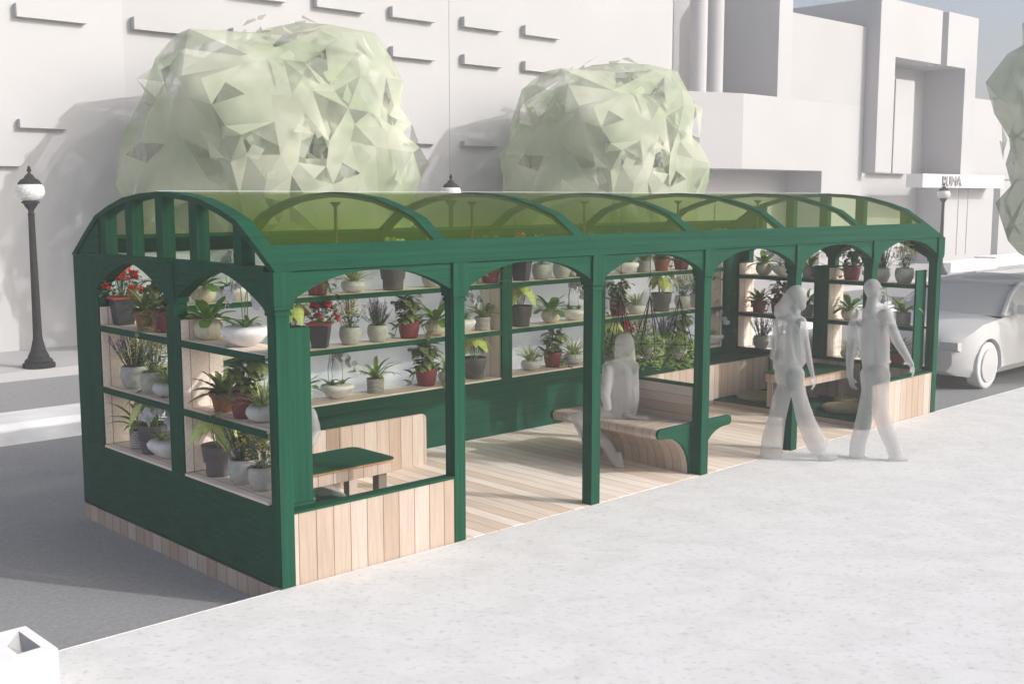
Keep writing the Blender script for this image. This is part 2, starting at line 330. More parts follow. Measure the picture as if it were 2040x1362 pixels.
# the two end walls
for e in (0, 1):
    X0 = 0 if e == 0 else XL; s = 1 if e == 0 else -1
    xa, xb = sorted((X0, X0 + s * .10))
    # tie beam and arched heads
    for y0, y1 in ((.126, 1.328), (1.476, D - .126 - .30)):
        bot = [(y0, 1.80)] + arc_pts(y0 + .01, y1 - .01, 1.84, 2.058, 16, 1.55) + [(y1, 1.80)]
        MB().strip([(p[0], H) for p in bot], bot, 0, xa, xb).build('end_arch', M['green_h'], PV)
    box('end_beam', (xa - .002, .13, H + .001), (xb + .002, D - .13, H + .026), M['green_h'], PV)
    m = MB(); m.box((xa, 1.35, .535), (xb, 1.454, 1.80)); m.box((xa - .012, 1.338, 1.80), (xb + .012, 1.466, 1.83)); m.box((xa - .02, 1.33, 1.84), (xb + .02, 1.474, H)); m.box((xa - .008, 1.342, 1.83), (xb + .008, 1.462, 1.84))
    m.build('middle_post', M['green_v'], PV)
    box('corner_panel', (xa + .001, D - .43, .535), (xb - .001, D + .008, H - .002), M['green_v'], PV)
    box('lower_panel', (xa, .106, -.01), (xb, D + .008, .533), M['green_h'], PV)
    for yc in (2.495, 2.035, 1.54, 1.04, .445):
        za = H + .027; d = .055
        zt = lambda y: [inn[j][1] + (inn[j + 1][1] - inn[j][1]) * (y - inn[j][0]) / (inn[j + 1][0] - inn[j][0]) for j in range(len(inn) - 1) if inn[j][0] <= y <= inn[j + 1][0]][0]
        y0, y1 = yc - d, yc + d
        MB().prism([(y0, za), (y1, za), (y1, zt(y1) + .004), (y0, zt(y0) + .004)], 0, xa + .002, xb - .002).build('gable_slat', M['green_v'], PV)
    zr = lambda y: [inn[j][1] + (inn[j + 1][1] - inn[j][1]) * (y - inn[j][0]) / (inn[j + 1][0] - inn[j][0]) for j in range(len(inn) - 1) if inn[j][0] <= y <= inn[j + 1][0]][0]
    ys = [2.60, 2.7, 2.8, 2.9, 2.99]; MB().prism([(ys[0], H + .027)] + [(y, zr(y) + .003) for y in ys] + [(ys[-1], H + .027)], 0, xa + .012, xb - .004).build('gable_infill', M['green_h'], PV)
# half walls front left / front right
for x0, x1 in ((W_, 1.5), (7.5 + W_, 9.0)):
    box('half_wall', (x0 + .001, .008, -.05), (x1 - .001, .09, .485), M['plank_x'], PV)
    box('half_wall_cap', (x0 + .001, .0, .486), (x1 - .001, .10, .503), M['green_h'], PV)
# ------------------------------------------------------------------ shelving
def shelf_end(e):
    X0 = 0.101 if e == 0 else XL - .101; s = 1 if e == 0 else -1
    def bx(name, xr, yr, zr, mat):
        xs = sorted((X0 + s * xr[0], X0 + s * xr[1])); return box(name, (xs[0], yr[0], zr[0]), (xs[1], yr[1], zr[1]), mat, R_)
    R_ = T('shelf_unit', (X0 + s * .12, 1.39, 0), 'green and timber plant shelves in the ' + ('near left' if e == 0 else 'far right') + ' end wall', 'shelves')
    dd = .24
    bx('base_box', (0, dd), (.106, 2.63), (0.075, .52), M['green_h'])
    for y0, y1 in ((.128, .15), (2.63, 2.66)): bx('side_panel', (0, dd), (y0, y1), (.075, 1.70), M['green_v'])
    for y0 in (1.285, ): bx('divider', (0, dd), (y0, y0 + .205), (.541, 1.70), M['green_v'])
    for y0, y1 in ((.151, 1.284), (1.491, 2.629)):
        for z in (.535, 1.015, 1.515):
            bx('shelf_board', (-.098 if z > .6 else -.099, dd), (y0, y1), (z, z + .018), M['plank_shelf_y'])
            if z > .6: bx('shelf_edge', (-.1005, -.092), (y0, y1), (z - .03, z + .019), M['green_h']); bx('shelf_edge', (dd - .004, dd + .004), (y0, y1), (z - .03, z + .019), M['green_h'])
        bx('side_lining', (-.09, dd - .006), (y1 - .001 - .012, y1 - .001), (.56, 1.68), M['plank_shelf_y'])
    for y0 in (1.286,): bx('outer_divider', (-.1005, -.0035), (y0 + .004, y0 + .2), (.535, 1.70), M['green_v'])
    bx('base_face', (dd + .001, dd + .014), (.128, 2.1), (.075, .53), M['plank_y'])
    bx('base_rail', (dd + .001, dd + .018), (.128, 2.63), (.531, .575), M['green_h'])
    return R_
shelf_end(0); shelf_end(1)
SB = T('shelf_unit', (4.5, 2.82, 0), 'long three-tier green and timber plant shelves along the glazed back wall', 'shelves')
BX0, BX1 = .36, 8.745
box('lower_panel', (BX0, 2.632, 0.0), (BX1, 2.66, .60), M['green_h'], SB)
SZ = (.60, 1.085, 1.59)
bays = ((BX0, 4.44), (4.595, 6.02), (6.11, 8.41))
for z in SZ:
    th = .045
    for x0, x1 in bays:
        if z > .7: box('shelf_board', (x0, 2.64, z + .03), (x1, 2.955, z + .046), M['plank_shelf'], SB); box('shelf_edge', (x0, 2.628, z), (x1, 2.6395, z + .048), M['green_h'], SB)
        else: box('shelf_board', (x0, 2.636, z + .002), (x1, 2.955, z + .02), M['plank_shelf'], SB)
box('column', (4.445, 2.626, .601), (4.594, 2.655, H - .001), M['green_v'], SB); box('column_lining', (4.446, 2.657, .62), (4.47, 2.96, H - .02), M['plank_shelf'], SB)
box('column', (6.025, 2.626, .601), (6.105, 2.655, H - .001), M['green_v'], SB)
box('end_lining', (8.415, 2.66, .62), (8.45, 2.955, H - .02), M['plank_shelf'], SB); box('column', (8.452, 2.626, .601), (8.745, 2.655, H - .001), M['green_v'], SB)
box('glazing', (.12, 2.966, .0), (8.98, 2.972, H), M['mesh'], SB)
# ------------------------------------------------------------------ seating
def counter(x0, x1, rnd, label):
    R_ = T('bench_box', ((x0 + x1) / 2, 2.36, 0), label, 'bench')
    def outline(r):
        # front face seen along y: rounded outer corners
        pts = []
        xo = x1 if rnd > 0 else x0
        for k in range(7):
            a = PI / 2 * k / 6; pts.append((xo - rnd * (r - r * math.sin(a)), .497 - r + r * math.cos(a)))
        return pts
    if rnd > 0: poly = [(x0, 0.002), (x0, .497)] + outline(.05) + [(x1, 0.002)]
    else: poly = [(x1, .002), (x1, .497)] + outline(.05) + [(x0, .002)]
    MB().prism(poly, 1, 2.10, 2.13).build('plank_front', M['plank_x'], R_)
    MB().prism([(max(a, x0 + .006) if a < (x0 + x1) / 2 else min(a, x1 - .006), z + .001 if z > .1 else z) for a, z in poly], 1, 2.1305, 2.629).build('top_box', M['green_h'], R_)
counter(.37, 2.95, 1, 'pale plank bench box with green top along the back at the left seating nook')
counter(6.1, 8.72, -1, 'pale plank bench box with green top along the back at the right seating nook')
def nook(mir, label):
    X = (lambda x: XL - x) if mir else (lambda x: x)
    def bx(name, xs, ys, zs, mat, par):
        a, b_ = sorted((X(xs[0]), X(xs[1]))); return box(name, (a, ys[0], zs[0]), (b_, ys[1], zs[1]), mat, par)
    R_ = T('seat_platform', (X(.95), 1.1, 0), 'low green platform on planks under the ' + label + ' table', 'platform')
    bx('top', (.36, 1.56), (.105, 2.099), (.058, .074), M['green_h'], R_); bx('plank_base', (.365, 1.55), (.11, 2.095), (0.002, .057), M['plank_x'], R_)
    Tb = T('low_table', (X(1.0), 1.15, 0.074), 'low table with green top and pale timber legs in the ' + label + ' nook', 'table')
    xa, xb = sorted((X(.44), X(1.60))); ya, yb = .82, 1.40; r = .07
    pl_ = []
    for cx, cy, a0 in ((xb - r, ya + r, -PI / 2), (xb - r, yb - r, 0), (xa + r, yb - r, PI / 2), (xa + r, ya + r, PI)):
        for k in range(6): a = a0 + PI / 2 * k / 5; pl_.append((cx + r * math.cos(a), cy + r * math.sin(a)))
    MB().prism(pl_, 2, .484, .494).build('table_top', M['green_h'], Tb)
    MB().prism([((x - (xa + xb) / 2) * 1.003 + (xa + xb) / 2, (y - (ya + yb) / 2) * 1.006 + (ya + yb) / 2) for x, y in pl_], 2, .476, .4835).build('edge_strip', M['orange'], Tb)
    bx('apron', (.50, 1.56), (ya + .02, ya + .045), (.38, .4755), M['plank_x'], Tb); bx('apron', (.50, 1.56), (yb - .045, yb - .02), (.38, .4755), M['plank_x'], Tb)
    bx('apron', (1.535, 1.56), (ya + .046, yb - .046), (.38, .4755), M['plank_y'], Tb)
    for lx in (.52, 1.45):
        for ly in (ya + .05, yb - .13): bx('leg', (lx, lx + .08), (ly, ly + .08), (.0745, .3795), M['plank_y'], Tb)
    return X
nook(False, 'left'); nook(True, 'right')
def cushion(x, y, z, r, label, g):
    m = MB(); m.lathe([(r * .9, 0), (r * .985, .012), (r, .03), (r * .975, .048), (r * .9, .06), (r * .6, .066), (.02, .067)], (x, y, z), 32)
    o = m.build('floor_cushion', M['cushion'], base=(x, y, z), smooth=True); tag(o, label, 'cushion', g)
cg = 'round olive floor cushions'
cushion(XL - 1.12, 1.72, .0745, .29, 'round olive cushion on the right platform, between the table and the plank bench box', cg)
cushion(XL - 1.06, .56, .0745, .29, 'round olive cushion on the right platform, nearest the sidewalk', cg)
cushion(XL - .62, .82, .0745, .16, 'small olive cushion on the right platform beside the end shelves', cg)
cushion(1.12, .72, .0745, .17, 'olive cushion on the left platform beside the half wall', cg)
# T-shaped bench
BN = T('park_bench', (4.55, .8, 0), 'double-sided curved plank bench with green end panel and tall backrest on the deck', 'bench')
cx = 4.552
def wing(inset_=0.0):
    h = [(.085, 0.0)]                                          # half profile from floor up the curve to the nose
    for k in range(9):
        a = PI / 2 * k / 8; h.append((.085 + .375 * (1 - math.cos(a)), .385 * math.sin(a) ** .9))
    for k in range(1, 8):
        a = -PI / 2 + PI * k / 8; h.append((.512 + .048 * math.cos(a), .432 + .048 * math.sin(a)))
    h.append((.50, .482))
    return h
h = wing(); full = [(cx + u, z) for u, z in h] + [(cx - u, z) for u, z in h[::-1]]
MB().prism(full, 1, .105, .13).build('end_panel', M['green_h'], BN); MB().prism(full, 1, 1.43, 1.455).build('end_panel', M['green_h'], BN)
# curved plank body
body = [(cx + u * .985 if u > .1 else cx + u, z - .003 if z > .1 else z + .001) for u, z in h] + [(cx - u * .985 if u > .1 else cx - u, z - .003 if z > .1 else z + .001) for u, z in h[::-1]]
bo = MB().prism(body, 1, .131, 1.429).build('curved_seat', plank_mat('bench_boards', 1, .10, 2, WB), BN)
box('backrest', (cx - .03, .131, .478), (cx + .03, 1.43, .81), M['plank_z'], BN); box('backrest_cap', (cx - .036, .125, .811), (cx + .036, 1.44, .832), M['green_h'], BN)
# ------------------------------------------------------------------ plants
def pot_lathe(r0, r1, hgt, bulge=0, lip=0, n=8):
    pr = []
    for k in range(n + 1):
        t = k / n; pr.append((r0 + (r1 - r0) * t + bulge * math.sin(PI * t), hgt * t))
    if lip: pr += [(r1 + lip, hgt - .0), (r1 + lip, hgt + .018), (r1 - .006, hgt + .018), (r1 - .012, hgt - .012)]
    else: pr += [(r1 - .008, hgt + .004), (r1 - .016, hgt - .014)]
    return pr
R = random.Random(3)
def proto(kind):
    r = R; b0 = (0, 0, 0)
    t = bpy.data.objects.new(NM[kind][0], None); COL.objects.link(t); t['_b'] = b0
    def P(mb, n, mat, smooth=False, raw=False, par=None): o = mb.build(n, mat, par or t, smooth, raw=raw); return o
    def soil(rad, z): P(MB().lathe([(rad, z - .01), (rad, z)], b0, 20), 'soil', M['soil'])
    if kind == 'A':
        m = MB(); m.lathe([(.085, 0), (.118, .185)], b0, 4, rot=PI / 4); P(m, 'pot', M['slate'])
        m = MB(); m.lathe([(.118, .186), (.135, .188), (.137, .205), (.115, .206)], b0, 4, rot=PI / 4); P(m, 'pot_rim', M['rim_red']); soil(.09, .2)
        m = MB(); f = MB()
        for k in range(150):
            a = r.uniform(0, 2 * PI); q = r.uniform(0, 1) ** .6; z = .2 + r.uniform(0, .19) * (1.15 - q * .5); rad = q * (.13 - (z - .2) * .15)
            m.leaf((rad * math.cos(a), rad * math.sin(a), z), a + r.uniform(-.8, .8), r.uniform(-.3, 1), r.uniform(.025, .05), r.uniform(.025, .04), 1, n=3)
        for k in range(24):
            a = r.uniform(0, 2 * PI); q = r.uniform(.2, 1); rad = q * .12; z = .26 + (1 - q) * .16 + r.uniform(-.03, .03)
            m.tube([(0.3 * rad * math.cos(a), .3 * rad * math.sin(a), .21), (rad * math.cos(a), rad * math.sin(a), z)], .0018, 4)
            for j in range(14):
                u = Vector((r.gauss(0, 1), r.gauss(0, 1), r.gauss(0, 1))).normalized() * .02
                f.leaf((rad * math.cos(a) + u.x * .4, rad * math.sin(a) + u.y * .4, z + u.z * .4), r.uniform(0, 6.3), r.uniform(-.8, 1.4), .03, .026, .6, n=2, shape=(.3, 1, .5))
        P(m, 'foliage', M['l_ger'], raw=True); P(f, 'flowers', M['red'], raw=True)
    if kind in 'BC':
        P(MB().lathe(pot_lathe(.066, .088, .15, .018)[:] , b0, 24), 'pot', M['pot_grey'], True); soil(.074, .145)
    if kind == 'B':
        m = MB(); f = MB()
        for k in range(60):
            a = r.uniform(0, 2 * PI); z = .15 + r.uniform(0, .10); q = r.uniform(.2, 1) * .08
            m.leaf((q * math.cos(a), q * math.sin(a), z), a, r.uniform(0, .9), r.uniform(.035, .06), .025, 1, n=3)
        for k in range(26):
            a = r.uniform(0, 2 * PI); q = r.uniform(.1, 1); top = Vector((q * .12 * math.cos(a), q * .12 * math.sin(a), r.uniform(.27, .39) - q * .04))
            m.tube([(q * .03 * math.cos(a), q * .03 * math.sin(a), .15), top], .0018, 4)
            for j in range(16):
                p = top + Vector((r.gauss(0, .014), r.gauss(0, .014), r.gauss(-.01, .02))); f.leaf(p, r.uniform(0, 6.3), r.uniform(-1, 1.4), .013, .012, .4, n=1, shape=(1, .6))
        P(m, 'foliage', M['l_bush'], raw=True); P(f, 'flowers', M['yellow'], raw=True)
    if kind == 'C':
        m = MB(); f = MB()
        for k in range(46):
            a = r.uniform(0, 2 * PI); q = r.uniform(0, 1) ** .7; hh = r.uniform(.27, .42) - q * .07
            base = Vector((q * .05 * math.cos(a), q * .05 * math.sin(a), .15)); top = Vector((q * .14 * math.cos(a), q * .14 * math.sin(a), hh))
            m.tube([base, top], .0018, 4)
            for j in range(13):
                t_ = j / 16; p = base.lerp(top, t_ * .9); m.leaf(p, r.uniform(0, 6.3), r.uniform(.2, 1.2), .035, .006, .3, n=1, shape=(.8, .3))
            for j in range(12):
                p = base.lerp(top, .62 + .38 * j / 11); f.leaf(p, r.uniform(0, 6.3), r.uniform(-.2, 1), .012, .009, .2, n=1, shape=(1, .5))
        P(m, 'foliage', M['l_lav'], raw=True); P(f, 'flowers', M['purple'], raw=True)
    if kind == 'D':
        P(MB().lathe(pot_lathe(.075, .098, .16, .006), b0, 24), 'pot', M['pot_maroon'], True); soil(.08, .155)
        m = MB()
        for k in range(11):
            a = k * 2.4 + r.uniform(-.2, .2); pts = [Vector((0, 0, .15))]
            hh = r.uniform(.12, .24) if k < 8 else .05; out = r.uniform(.03, .10) if k < 8 else .13
            for j in range(1, 6): t_ = j / 5; pts.append(Vector((out * t_ * math.cos(a), out * t_ * math.sin(a), .15 + hh * math.sin(t_ * PI * (.55 if k < 8 else .95)) - (0 if k < 8 else .12 * t_ * t_))))
            m.tube(pts, .003, 5)
            for j in range(1, 6):
                for s_ in (0, 1): m.leaf(pts[j], a + (1.2 if s_ else -1.2) + r.uniform(-.6, .6), r.uniform(-.3, .8), r.uniform(.075, .11), r.uniform(.042, .058), r.uniform(.5, 1.3), shape=(.15, .75, 1, .85, .1), n=5)
        P(m, 'foliage', M['l_rub'], True, True)
    if kind == 'E':
        pr = [(.05, 0), (.085, .03), (.098, .07), (.092, .11), (.07, .135), (.06, .138)]
        P(MB().lathe(pr, b0, 24), 'pot', M['pot_cream'], True); soil(.062, .136)
        m = MB()
        for k in range(17):
            a = k * 2.4; el = .1 + 1.1 * k / 17; m.leaf((.015 * math.cos(a), .015 * math.sin(a), .13), a, el, r.uniform(.12, .17), r.uniform(.055, .075), 1.0 - .5 * k / 17, shape=(.15, .4, .85, 1, .55), n=6)
        P(m, 'foliage', M['l_ros'], True, True)
    if kind == 'F':
        pr = [(.05, 0), (.10, .03), (.142, .075), (.15, .10), (.135, .118), (.12, .122)]
        P(MB().lathe(pr, b0, 28), 'bowl', M['pot_white'], True); soil(.12, .118)
        m = MB(); f = MB()
        for c_ in ((-.05, .0), (.04, .01), (.06, -.02)):
            for k in range(6):
                a = k * 1.05 + r.uniform(-.2, .2); m.leaf((c_[0], c_[1], .118), a, r.uniform(.4, 1), r.uniform(.09, .13), .026, 1.2, shape=(.5, 1, 1, .8, .1))
            a = r.uniform(0, 6.3); pts = [Vector((c_[0], c_[1], .12)), Vector((c_[0] + .005, c_[1], .25)), Vector((c_[0] + .02 * math.cos(a), c_[1] + .02 * math.sin(a), .37)), Vector((c_[0] + .07 * math.cos(a), c_[1] + .07 * math.sin(a), .41)), Vector((c_[0] + .12 * math.cos(a), c_[1] + .12 * math.sin(a), .37)), Vector((c_[0] + .14 * math.cos(a), c_[1] + .14 * math.sin(a), .32))]
            m.tube(pts, .0025, 5); f = MB()
            for j in range(13):
                p = pts[2].lerp(pts[5], j / 8) + Vector((0, 0, .03 * math.sin(PI * j / 8))) + Vector((r.gauss(0, .012), r.gauss(0, .012), r.gauss(-.012, .008)))
                a0 = r.uniform(0, 6.3); tl = r.uniform(-1.2, .6)
                nn = Vector((math.cos(a0), math.sin(a0), .2)).normalized(); uu = nn.cross(Vector((0, 0, 1))).normalized(); ww = nn.cross(uu)
                for q in range(5):
                    an = 2 * PI * q / 5; d_ = uu * math.cos(an) + ww * math.sin(an); e_ = uu * -math.sin(an) + ww * math.cos(an)
                    f.add([p, p + d_ * .019 + e_ * .014, p + d_ * .030, p + d_ * .019 - e_ * .014], [(0, 1, 2, 3)])
            P(f, 'flower_spray', M['white_fl'], raw=True)
        P(m, 'foliage', M['l_orc'], True, True)
    if kind == 'G':
        P(MB().lathe(pot_lathe(.075, .08, .13), b0, 24), 'pot', M['woven'], True); soil(.07, .125)
        m = MB()
        for k in range(18):
            a = k * 2.4 + r.uniform(-.2, .2); m.leaf((.012 * math.cos(a), .012 * math.sin(a), .12), a, r.uniform(.7, 1.45), r.uniform(.17, .29), r.uniform(.028, .04), r.uniform(1.0, 1.9), shape=(.3, .6, 1, .9, .55, .05), n=8, fold=.3)
        P(m, 'foliage', M['l_str'], True, True)
    if kind == 'H':
        pr = [(.085, 0), (.09, .012), (.093, .09), (.104, .095), (.118, .2), (.118, .208), (.107, .208), (.1, .19)]
        P(MB().lathe(pr, b0, 24), 'pot', M['pot_dark'], True); soil(.104, .192)
        m = MB(); st = MB(); vn = MB()
        for k in range(8):
            a = k * .785 + r.uniform(-.2, .2); out = r.uniform(.06, .13); zt_ = .19 + r.uniform(.14, .23)
            tip = Vector((out * math.cos(a), out * math.sin(a), zt_)); st.tube([(.02 * math.cos(a), .02 * math.sin(a), .19), tip * .55 + Vector((0, 0, .14)), tip], .004, 5)
            L = r.uniform(.13, .17); W = L * .72; el = -r.uniform(.6, 1.25)
            h_ = Vector((math.cos(a), math.sin(a), 0)); d_ = h_ * math.cos(el) + Vector((0, 0, math.sin(el))); s_ = Vector((-math.sin(a), math.cos(a), 0)); u_ = s_.cross(d_) * -1
            out_ = [(-.02, 0), (-.16, .2), (-.16, .38), (.0, .5), (.25, .48), (.5, .38), (.75, .22), (1, 0)]
            vs = [tip + d_ * (L * p) + u_ * (-.25 * L * (p * p)) * .5 for p, _ in ((-.02, 0), (.25, 0), (.5, 0), (.75, 0), (1, 0))]
            base_i = len(m.v); pts = []
            for sg in (1, -1):
                ring = [tip + d_ * (L * p) + s_ * (sg * w * W) - u_ * (.12 * L * p * p + .12 * w * L) for p, w in out_]
                c_ = [tip + d_ * (L * p) - u_ * (.12 * L * p * p) for p in (-.02, .1, .3, .5, .7, 1)]
                allv = ring + c_; n0 = len(ring)
                fs = [(0, 1, 2, n0 + 1), (n0 + 1, 2, 3, n0 + 2), (n0 + 2, 3, 4, 4), (n0 + 2, 4, 5, n0 + 3), (n0 + 3, 5, 6, n0 + 4), (n0 + 4, 6, 7, 7)]
                fs = [tuple(dict.fromkeys(q)) for q in fs]
                m.add(allv, fs)
                for ia, ib in ((1, 3), (2, 4), (3, 5), (4, 6)):
                    a_ = c_[ia] + u_ * .0015; b_ = ring[ib] * .9 + c_[ia] * .1 + u_ * .0015; w_ = d_ * .002
                    vn.add([a_ - w_, a_ + w_, b_ + w_ * .4, b_ - w_ * .4], [(0, 1, 2, 3)])
            a_ = c_[0] + u_ * .002; b_ = c_[-1] + u_ * .002; vn.add([a_ - s_ * .0025, a_ + s_ * .0025, b_], [(0, 1, 2)])
        P(m, 'foliage', M['l_ele'], True, True); P(st, 'stems', M['l_orc']); P(vn, 'leaf_veins', M['l_vein'], raw=True)
    if kind == 'I':
        pr = [(.05, 0), (.09, .02), (.108, .055), (.102, .085), (.085, .1), (.078, .1)]
        P(MB().lathe(pr, b0, 24), 'bowl', M['pot_plain'], True); soil(.08, .098)
        m = MB()
        for k in range(75):
            a = k * 2.4 + r.uniform(-.3, .3); m.leaf((.02 * math.cos(a), .02 * math.sin(a), .095), a, r.uniform(.5, 1.5), r.uniform(.13, .23), .011, r.uniform(.6, 1.9), shape=(.7, 1, .8, .5, .05), n=6, fold=.3)
        P(m, 'foliage', M['l_spi'], True, True)
    if kind == 'J':
        pr = [(.065, 0), (.086, .105), (.098, .105), (.10, .135), (.088, .135), (.08, .12)]
        P(MB().lathe(pr, b0, 24), 'pot', M['terra'], .6); soil(.083, .122)
        m = MB(); vn = MB()
        for k in range(22):
            a = k * 2.4; el = .15 + 1.25 * k / 22; L = r.uniform(.13, .2); W = .055; h_ = (.012 * math.cos(a), .012 * math.sin(a), .12)
            m.leaf(h_, a, el, L, W, .7, shape=(.12, .7, .55, 1, .72, .95, .6, .7, .4, .4, .0), n=20, fold=.35)
            vn.leaf((h_[0], h_[1], h_[2] + .002), a, el, L * .95, .005, .7, shape=(1, .8, .4, 0), n=6, fold=0)
        P(m, 'foliage', M['l_cro'], False, True); P(vn, 'leaf_veins', M['l_vein'], raw=True)
    gf = {'A': 1.22, 'B': 1.2, 'C': 1.22, 'D': 1.22, 'E': 1.28, 'F': 1.12, 'G': 1.2, 'H': 1.15, 'I': 1.2, 'J': 1.25}[kind]; z0 = {'A': .2, 'H': .19}.get(kind, .13)
    for c in t.children:
        if c.name.split('.')[0] in ('foliage', 'flowers', 'flower_spray', 'stems', 'leaf_veins'):
            for v in c.data.vertices: v.co = Vector((v.co.x * gf, v.co.y * gf, z0 + (v.co.z - z0) * (1 + (gf - 1) * .8)))
    return t
NM = {'A': ('potted_geranium', 'red geranium', 'geranium'), 'B': ('yellow_flower_bush', 'yellow-flowered bush', 'yellow bush'),
      'C': ('potted_lavender', 'purple lavender', 'lavender'), 'D': ('rubber_plant', 'oval-leaved plant in maroon pot', 'maroon pot'),
      'E': ('rosette_plant', 'rosette plant in cream pot', 'cream pot'), 'F': ('potted_orchid', 'pale orchid', 'orchid'),
      'G': ('strap_leaf_plant', 'arching plant in woven pot', 'woven pot'), 'H': ('elephant_ear_plant', 'heart-leaved plant in charcoal pot', 'charcoal pot'),
      'I': ('spider_plant', 'spider plant', 'spider plant'), 'J': ('serrated_leaf_plant', 'serrated-leaf plant in terracotta pot', 'terracotta pot')}
PROTO = {k: proto(k) for k in 'ABCDEFGHIJ'}
used = set()
def copy_tree(o, par=None):
    c = o.copy(); COL.objects.link(c); c.parent = par
    for ch in list(o.children): copy_tree(ch, c)
    return c
def put(kind, loc, rz, sc, label):
    if kind in used: o = copy_tree(PROTO[kind])
    else: o = PROTO[kind]; used.add(kind)
    o.location = loc; o.rotation_euler = (0, 0, rz); o.scale = (sc, sc, sc)
    tag(o, label, 'potted plant', NM[kind][2] + ' plants on the shelves' if 'plant' not in NM[kind][2] else NM[kind][2] + 's on the shelves')
# camera model (used to turn positions read off the photograph into places along each shelf)
CF, CP, CY = 2282.96, .126252583, .762114586
CC = Vector((-2.61885074, -4.19968375, 1.70772056)) * 1.5
cf = Vector((math.sin(CY) * math.cos(CP), math.cos(CY) * math.cos(CP), -math.sin(CP))); cr_ = Vector((math.cos(CY), -math.sin(CY), 0)); cu = cr_.cross(cf)
def ray(px, py): return cf + cr_ * ((px - 1020) / CF) - cu * ((py - 681) / CF)
def on(px, py, ax, v):
    d = ray(px, py); return CC + d * ((v - CC[ax]) / d[ax])
def row(items, where, axis, v, z, col=None):
    """items: (kind, px) in order from left; where: words; plants stand on one shelf"""
    pos = []
    for k, px in items:
        # x on image of a shelf point: solve along the shelf
        lo, hi = (-.5, 14) if axis == 1 else (-.2, 3.6)
        for _ in range(40):
            mid = (lo + hi) / 2; p = Vector((mid, v, z + .1)) if axis == 1 else Vector((v, mid, z + .1))
            d = p - CC; u = 1020 + CF * d.dot(cr_) / d.dot(cf)
            if (u < px) == (axis == 1): lo = mid
            else: hi = mid
        pos.append(mid)
    for i, ((k, px), q) in enumerate(zip(items, pos)):
        L = items[i - 1][0] if i else None; Rr = items[i + 1][0] if i + 1 < len(items) else None
        nm = NM[k][1]
        if L and Rr: rel = 'between %s and %s' % (NM[L][2], NM[Rr][2])
        elif Rr: rel = 'leftmost, beside %s' % NM[Rr][2]
        elif L: rel = 'rightmost, beside %s' % NM[L][2]
        else: rel = ''
        loc = (q, v + R.uniform(-.02, .02), z) if axis == 1 else (v, q, z)
        put(k, loc, R.uniform(0, 6.28), R.uniform(1.06, 1.17), ('%s, %s, %s' % (nm, where, rel)).strip(', '))
zt3 = [z + .0465 for z in SZ]; zt3[0] = SZ[0] + .0205
row([('E', 403), ('F', 468), ('D', 632), ('I', 703), ('H', 781), ('B', 860), ('D', 975)], 'back top shelf, left', 1, 2.80, zt3[2])
row([('A', 1040), ('B', 1077), ('C', 1118), ('D', 1165)], 'back top shelf, centre', 1, 2.80, zt3[2])
row([('F', 1243), ('G', 1280), ('J', 1317), ('D', 1358), ('H', 1437)], 'back top shelf, right', 1, 2.80, zt3[2])
row([('H', 585), ('A', 640), ('B', 699), ('C', 752), ('D', 816), ('E', 868), ('F', 918), ('G', 962)], 'back middle shelf, left', 1, 2.80, zt3[1])
row([('H', 1037), ('E', 1097), ('F', 1145)], 'back middle shelf, centre', 1, 2.80, zt3[1])
row([('D', 1232), ('I', 1268), ('H', 1315), ('B', 1362), ('C', 1392), ('D', 1432)], 'back middle shelf, right', 1, 2.80, zt3[1])
row([('E', 600), ('F', 673), ('G', 750), ('D', 850), ('I', 892), ('H', 946)], 'back lower shelf, left', 1, 2.80, zt3[0])
row([('I', 1058), ('D', 1103), ('I', 1143)], 'back lower shelf, centre', 1, 2.80, zt3[0])
row([('H', 1212), ('A', 1240), ('B', 1280), ('C', 1318), ('D', 1350), ('F', 1415), ('G', 1444)], 'back lower shelf, right', 1, 2.80, zt3[0])
zE = (.5535, 1.0335, 1.5335)
xv = .17
row([('A', 245), ('J', 292), ('D', 330)], 'near end top shelf, left', 0, xv, zE[2])
row([('E', 415), ('F', 488)], 'near end top shelf, right', 0, xv, zE[2])
row([('C', 268), ('B', 308), ('I', 334)], 'near end middle shelf, left', 0, xv, zE[1])
row([('J', 446), ('D', 490), ('I', 524)], 'near end middle shelf, right', 0, xv, zE[1])
row([('G', 281), ('H', 308), ('F', 338)], 'near end lower shelf, left', 0, xv, zE[0])
row([('H', 437), ('C', 485), ('B', 524)], 'near end lower shelf, right', 0, xv, zE[0])
xr = XL - .17
row([('E', 1522), ('F', 1562), ('G', 1612)], 'far end top shelf, left', 0, xr, zE[2])
row([('D', 1697), ('C', 1757), ('B', 1802)], 'far end top shelf, right', 0, xr, zE[2])
row([('J', 1512), ('D', 1552), ('G', 1606)], 'far end middle shelf, left', 0, xr, zE[1])
row([('E', 1693), ('F', 1752), ('G', 1800)], 'far end middle shelf, right', 0, xr, zE[1])
row([('C', 1517), ('B', 1553), ('I', 1606)], 'far end lower shelf, left', 0, xr, zE[0])
row([('I', 1693), ('A', 1750), ('J', 1789)], 'far end lower shelf, right', 0, xr, zE[0])
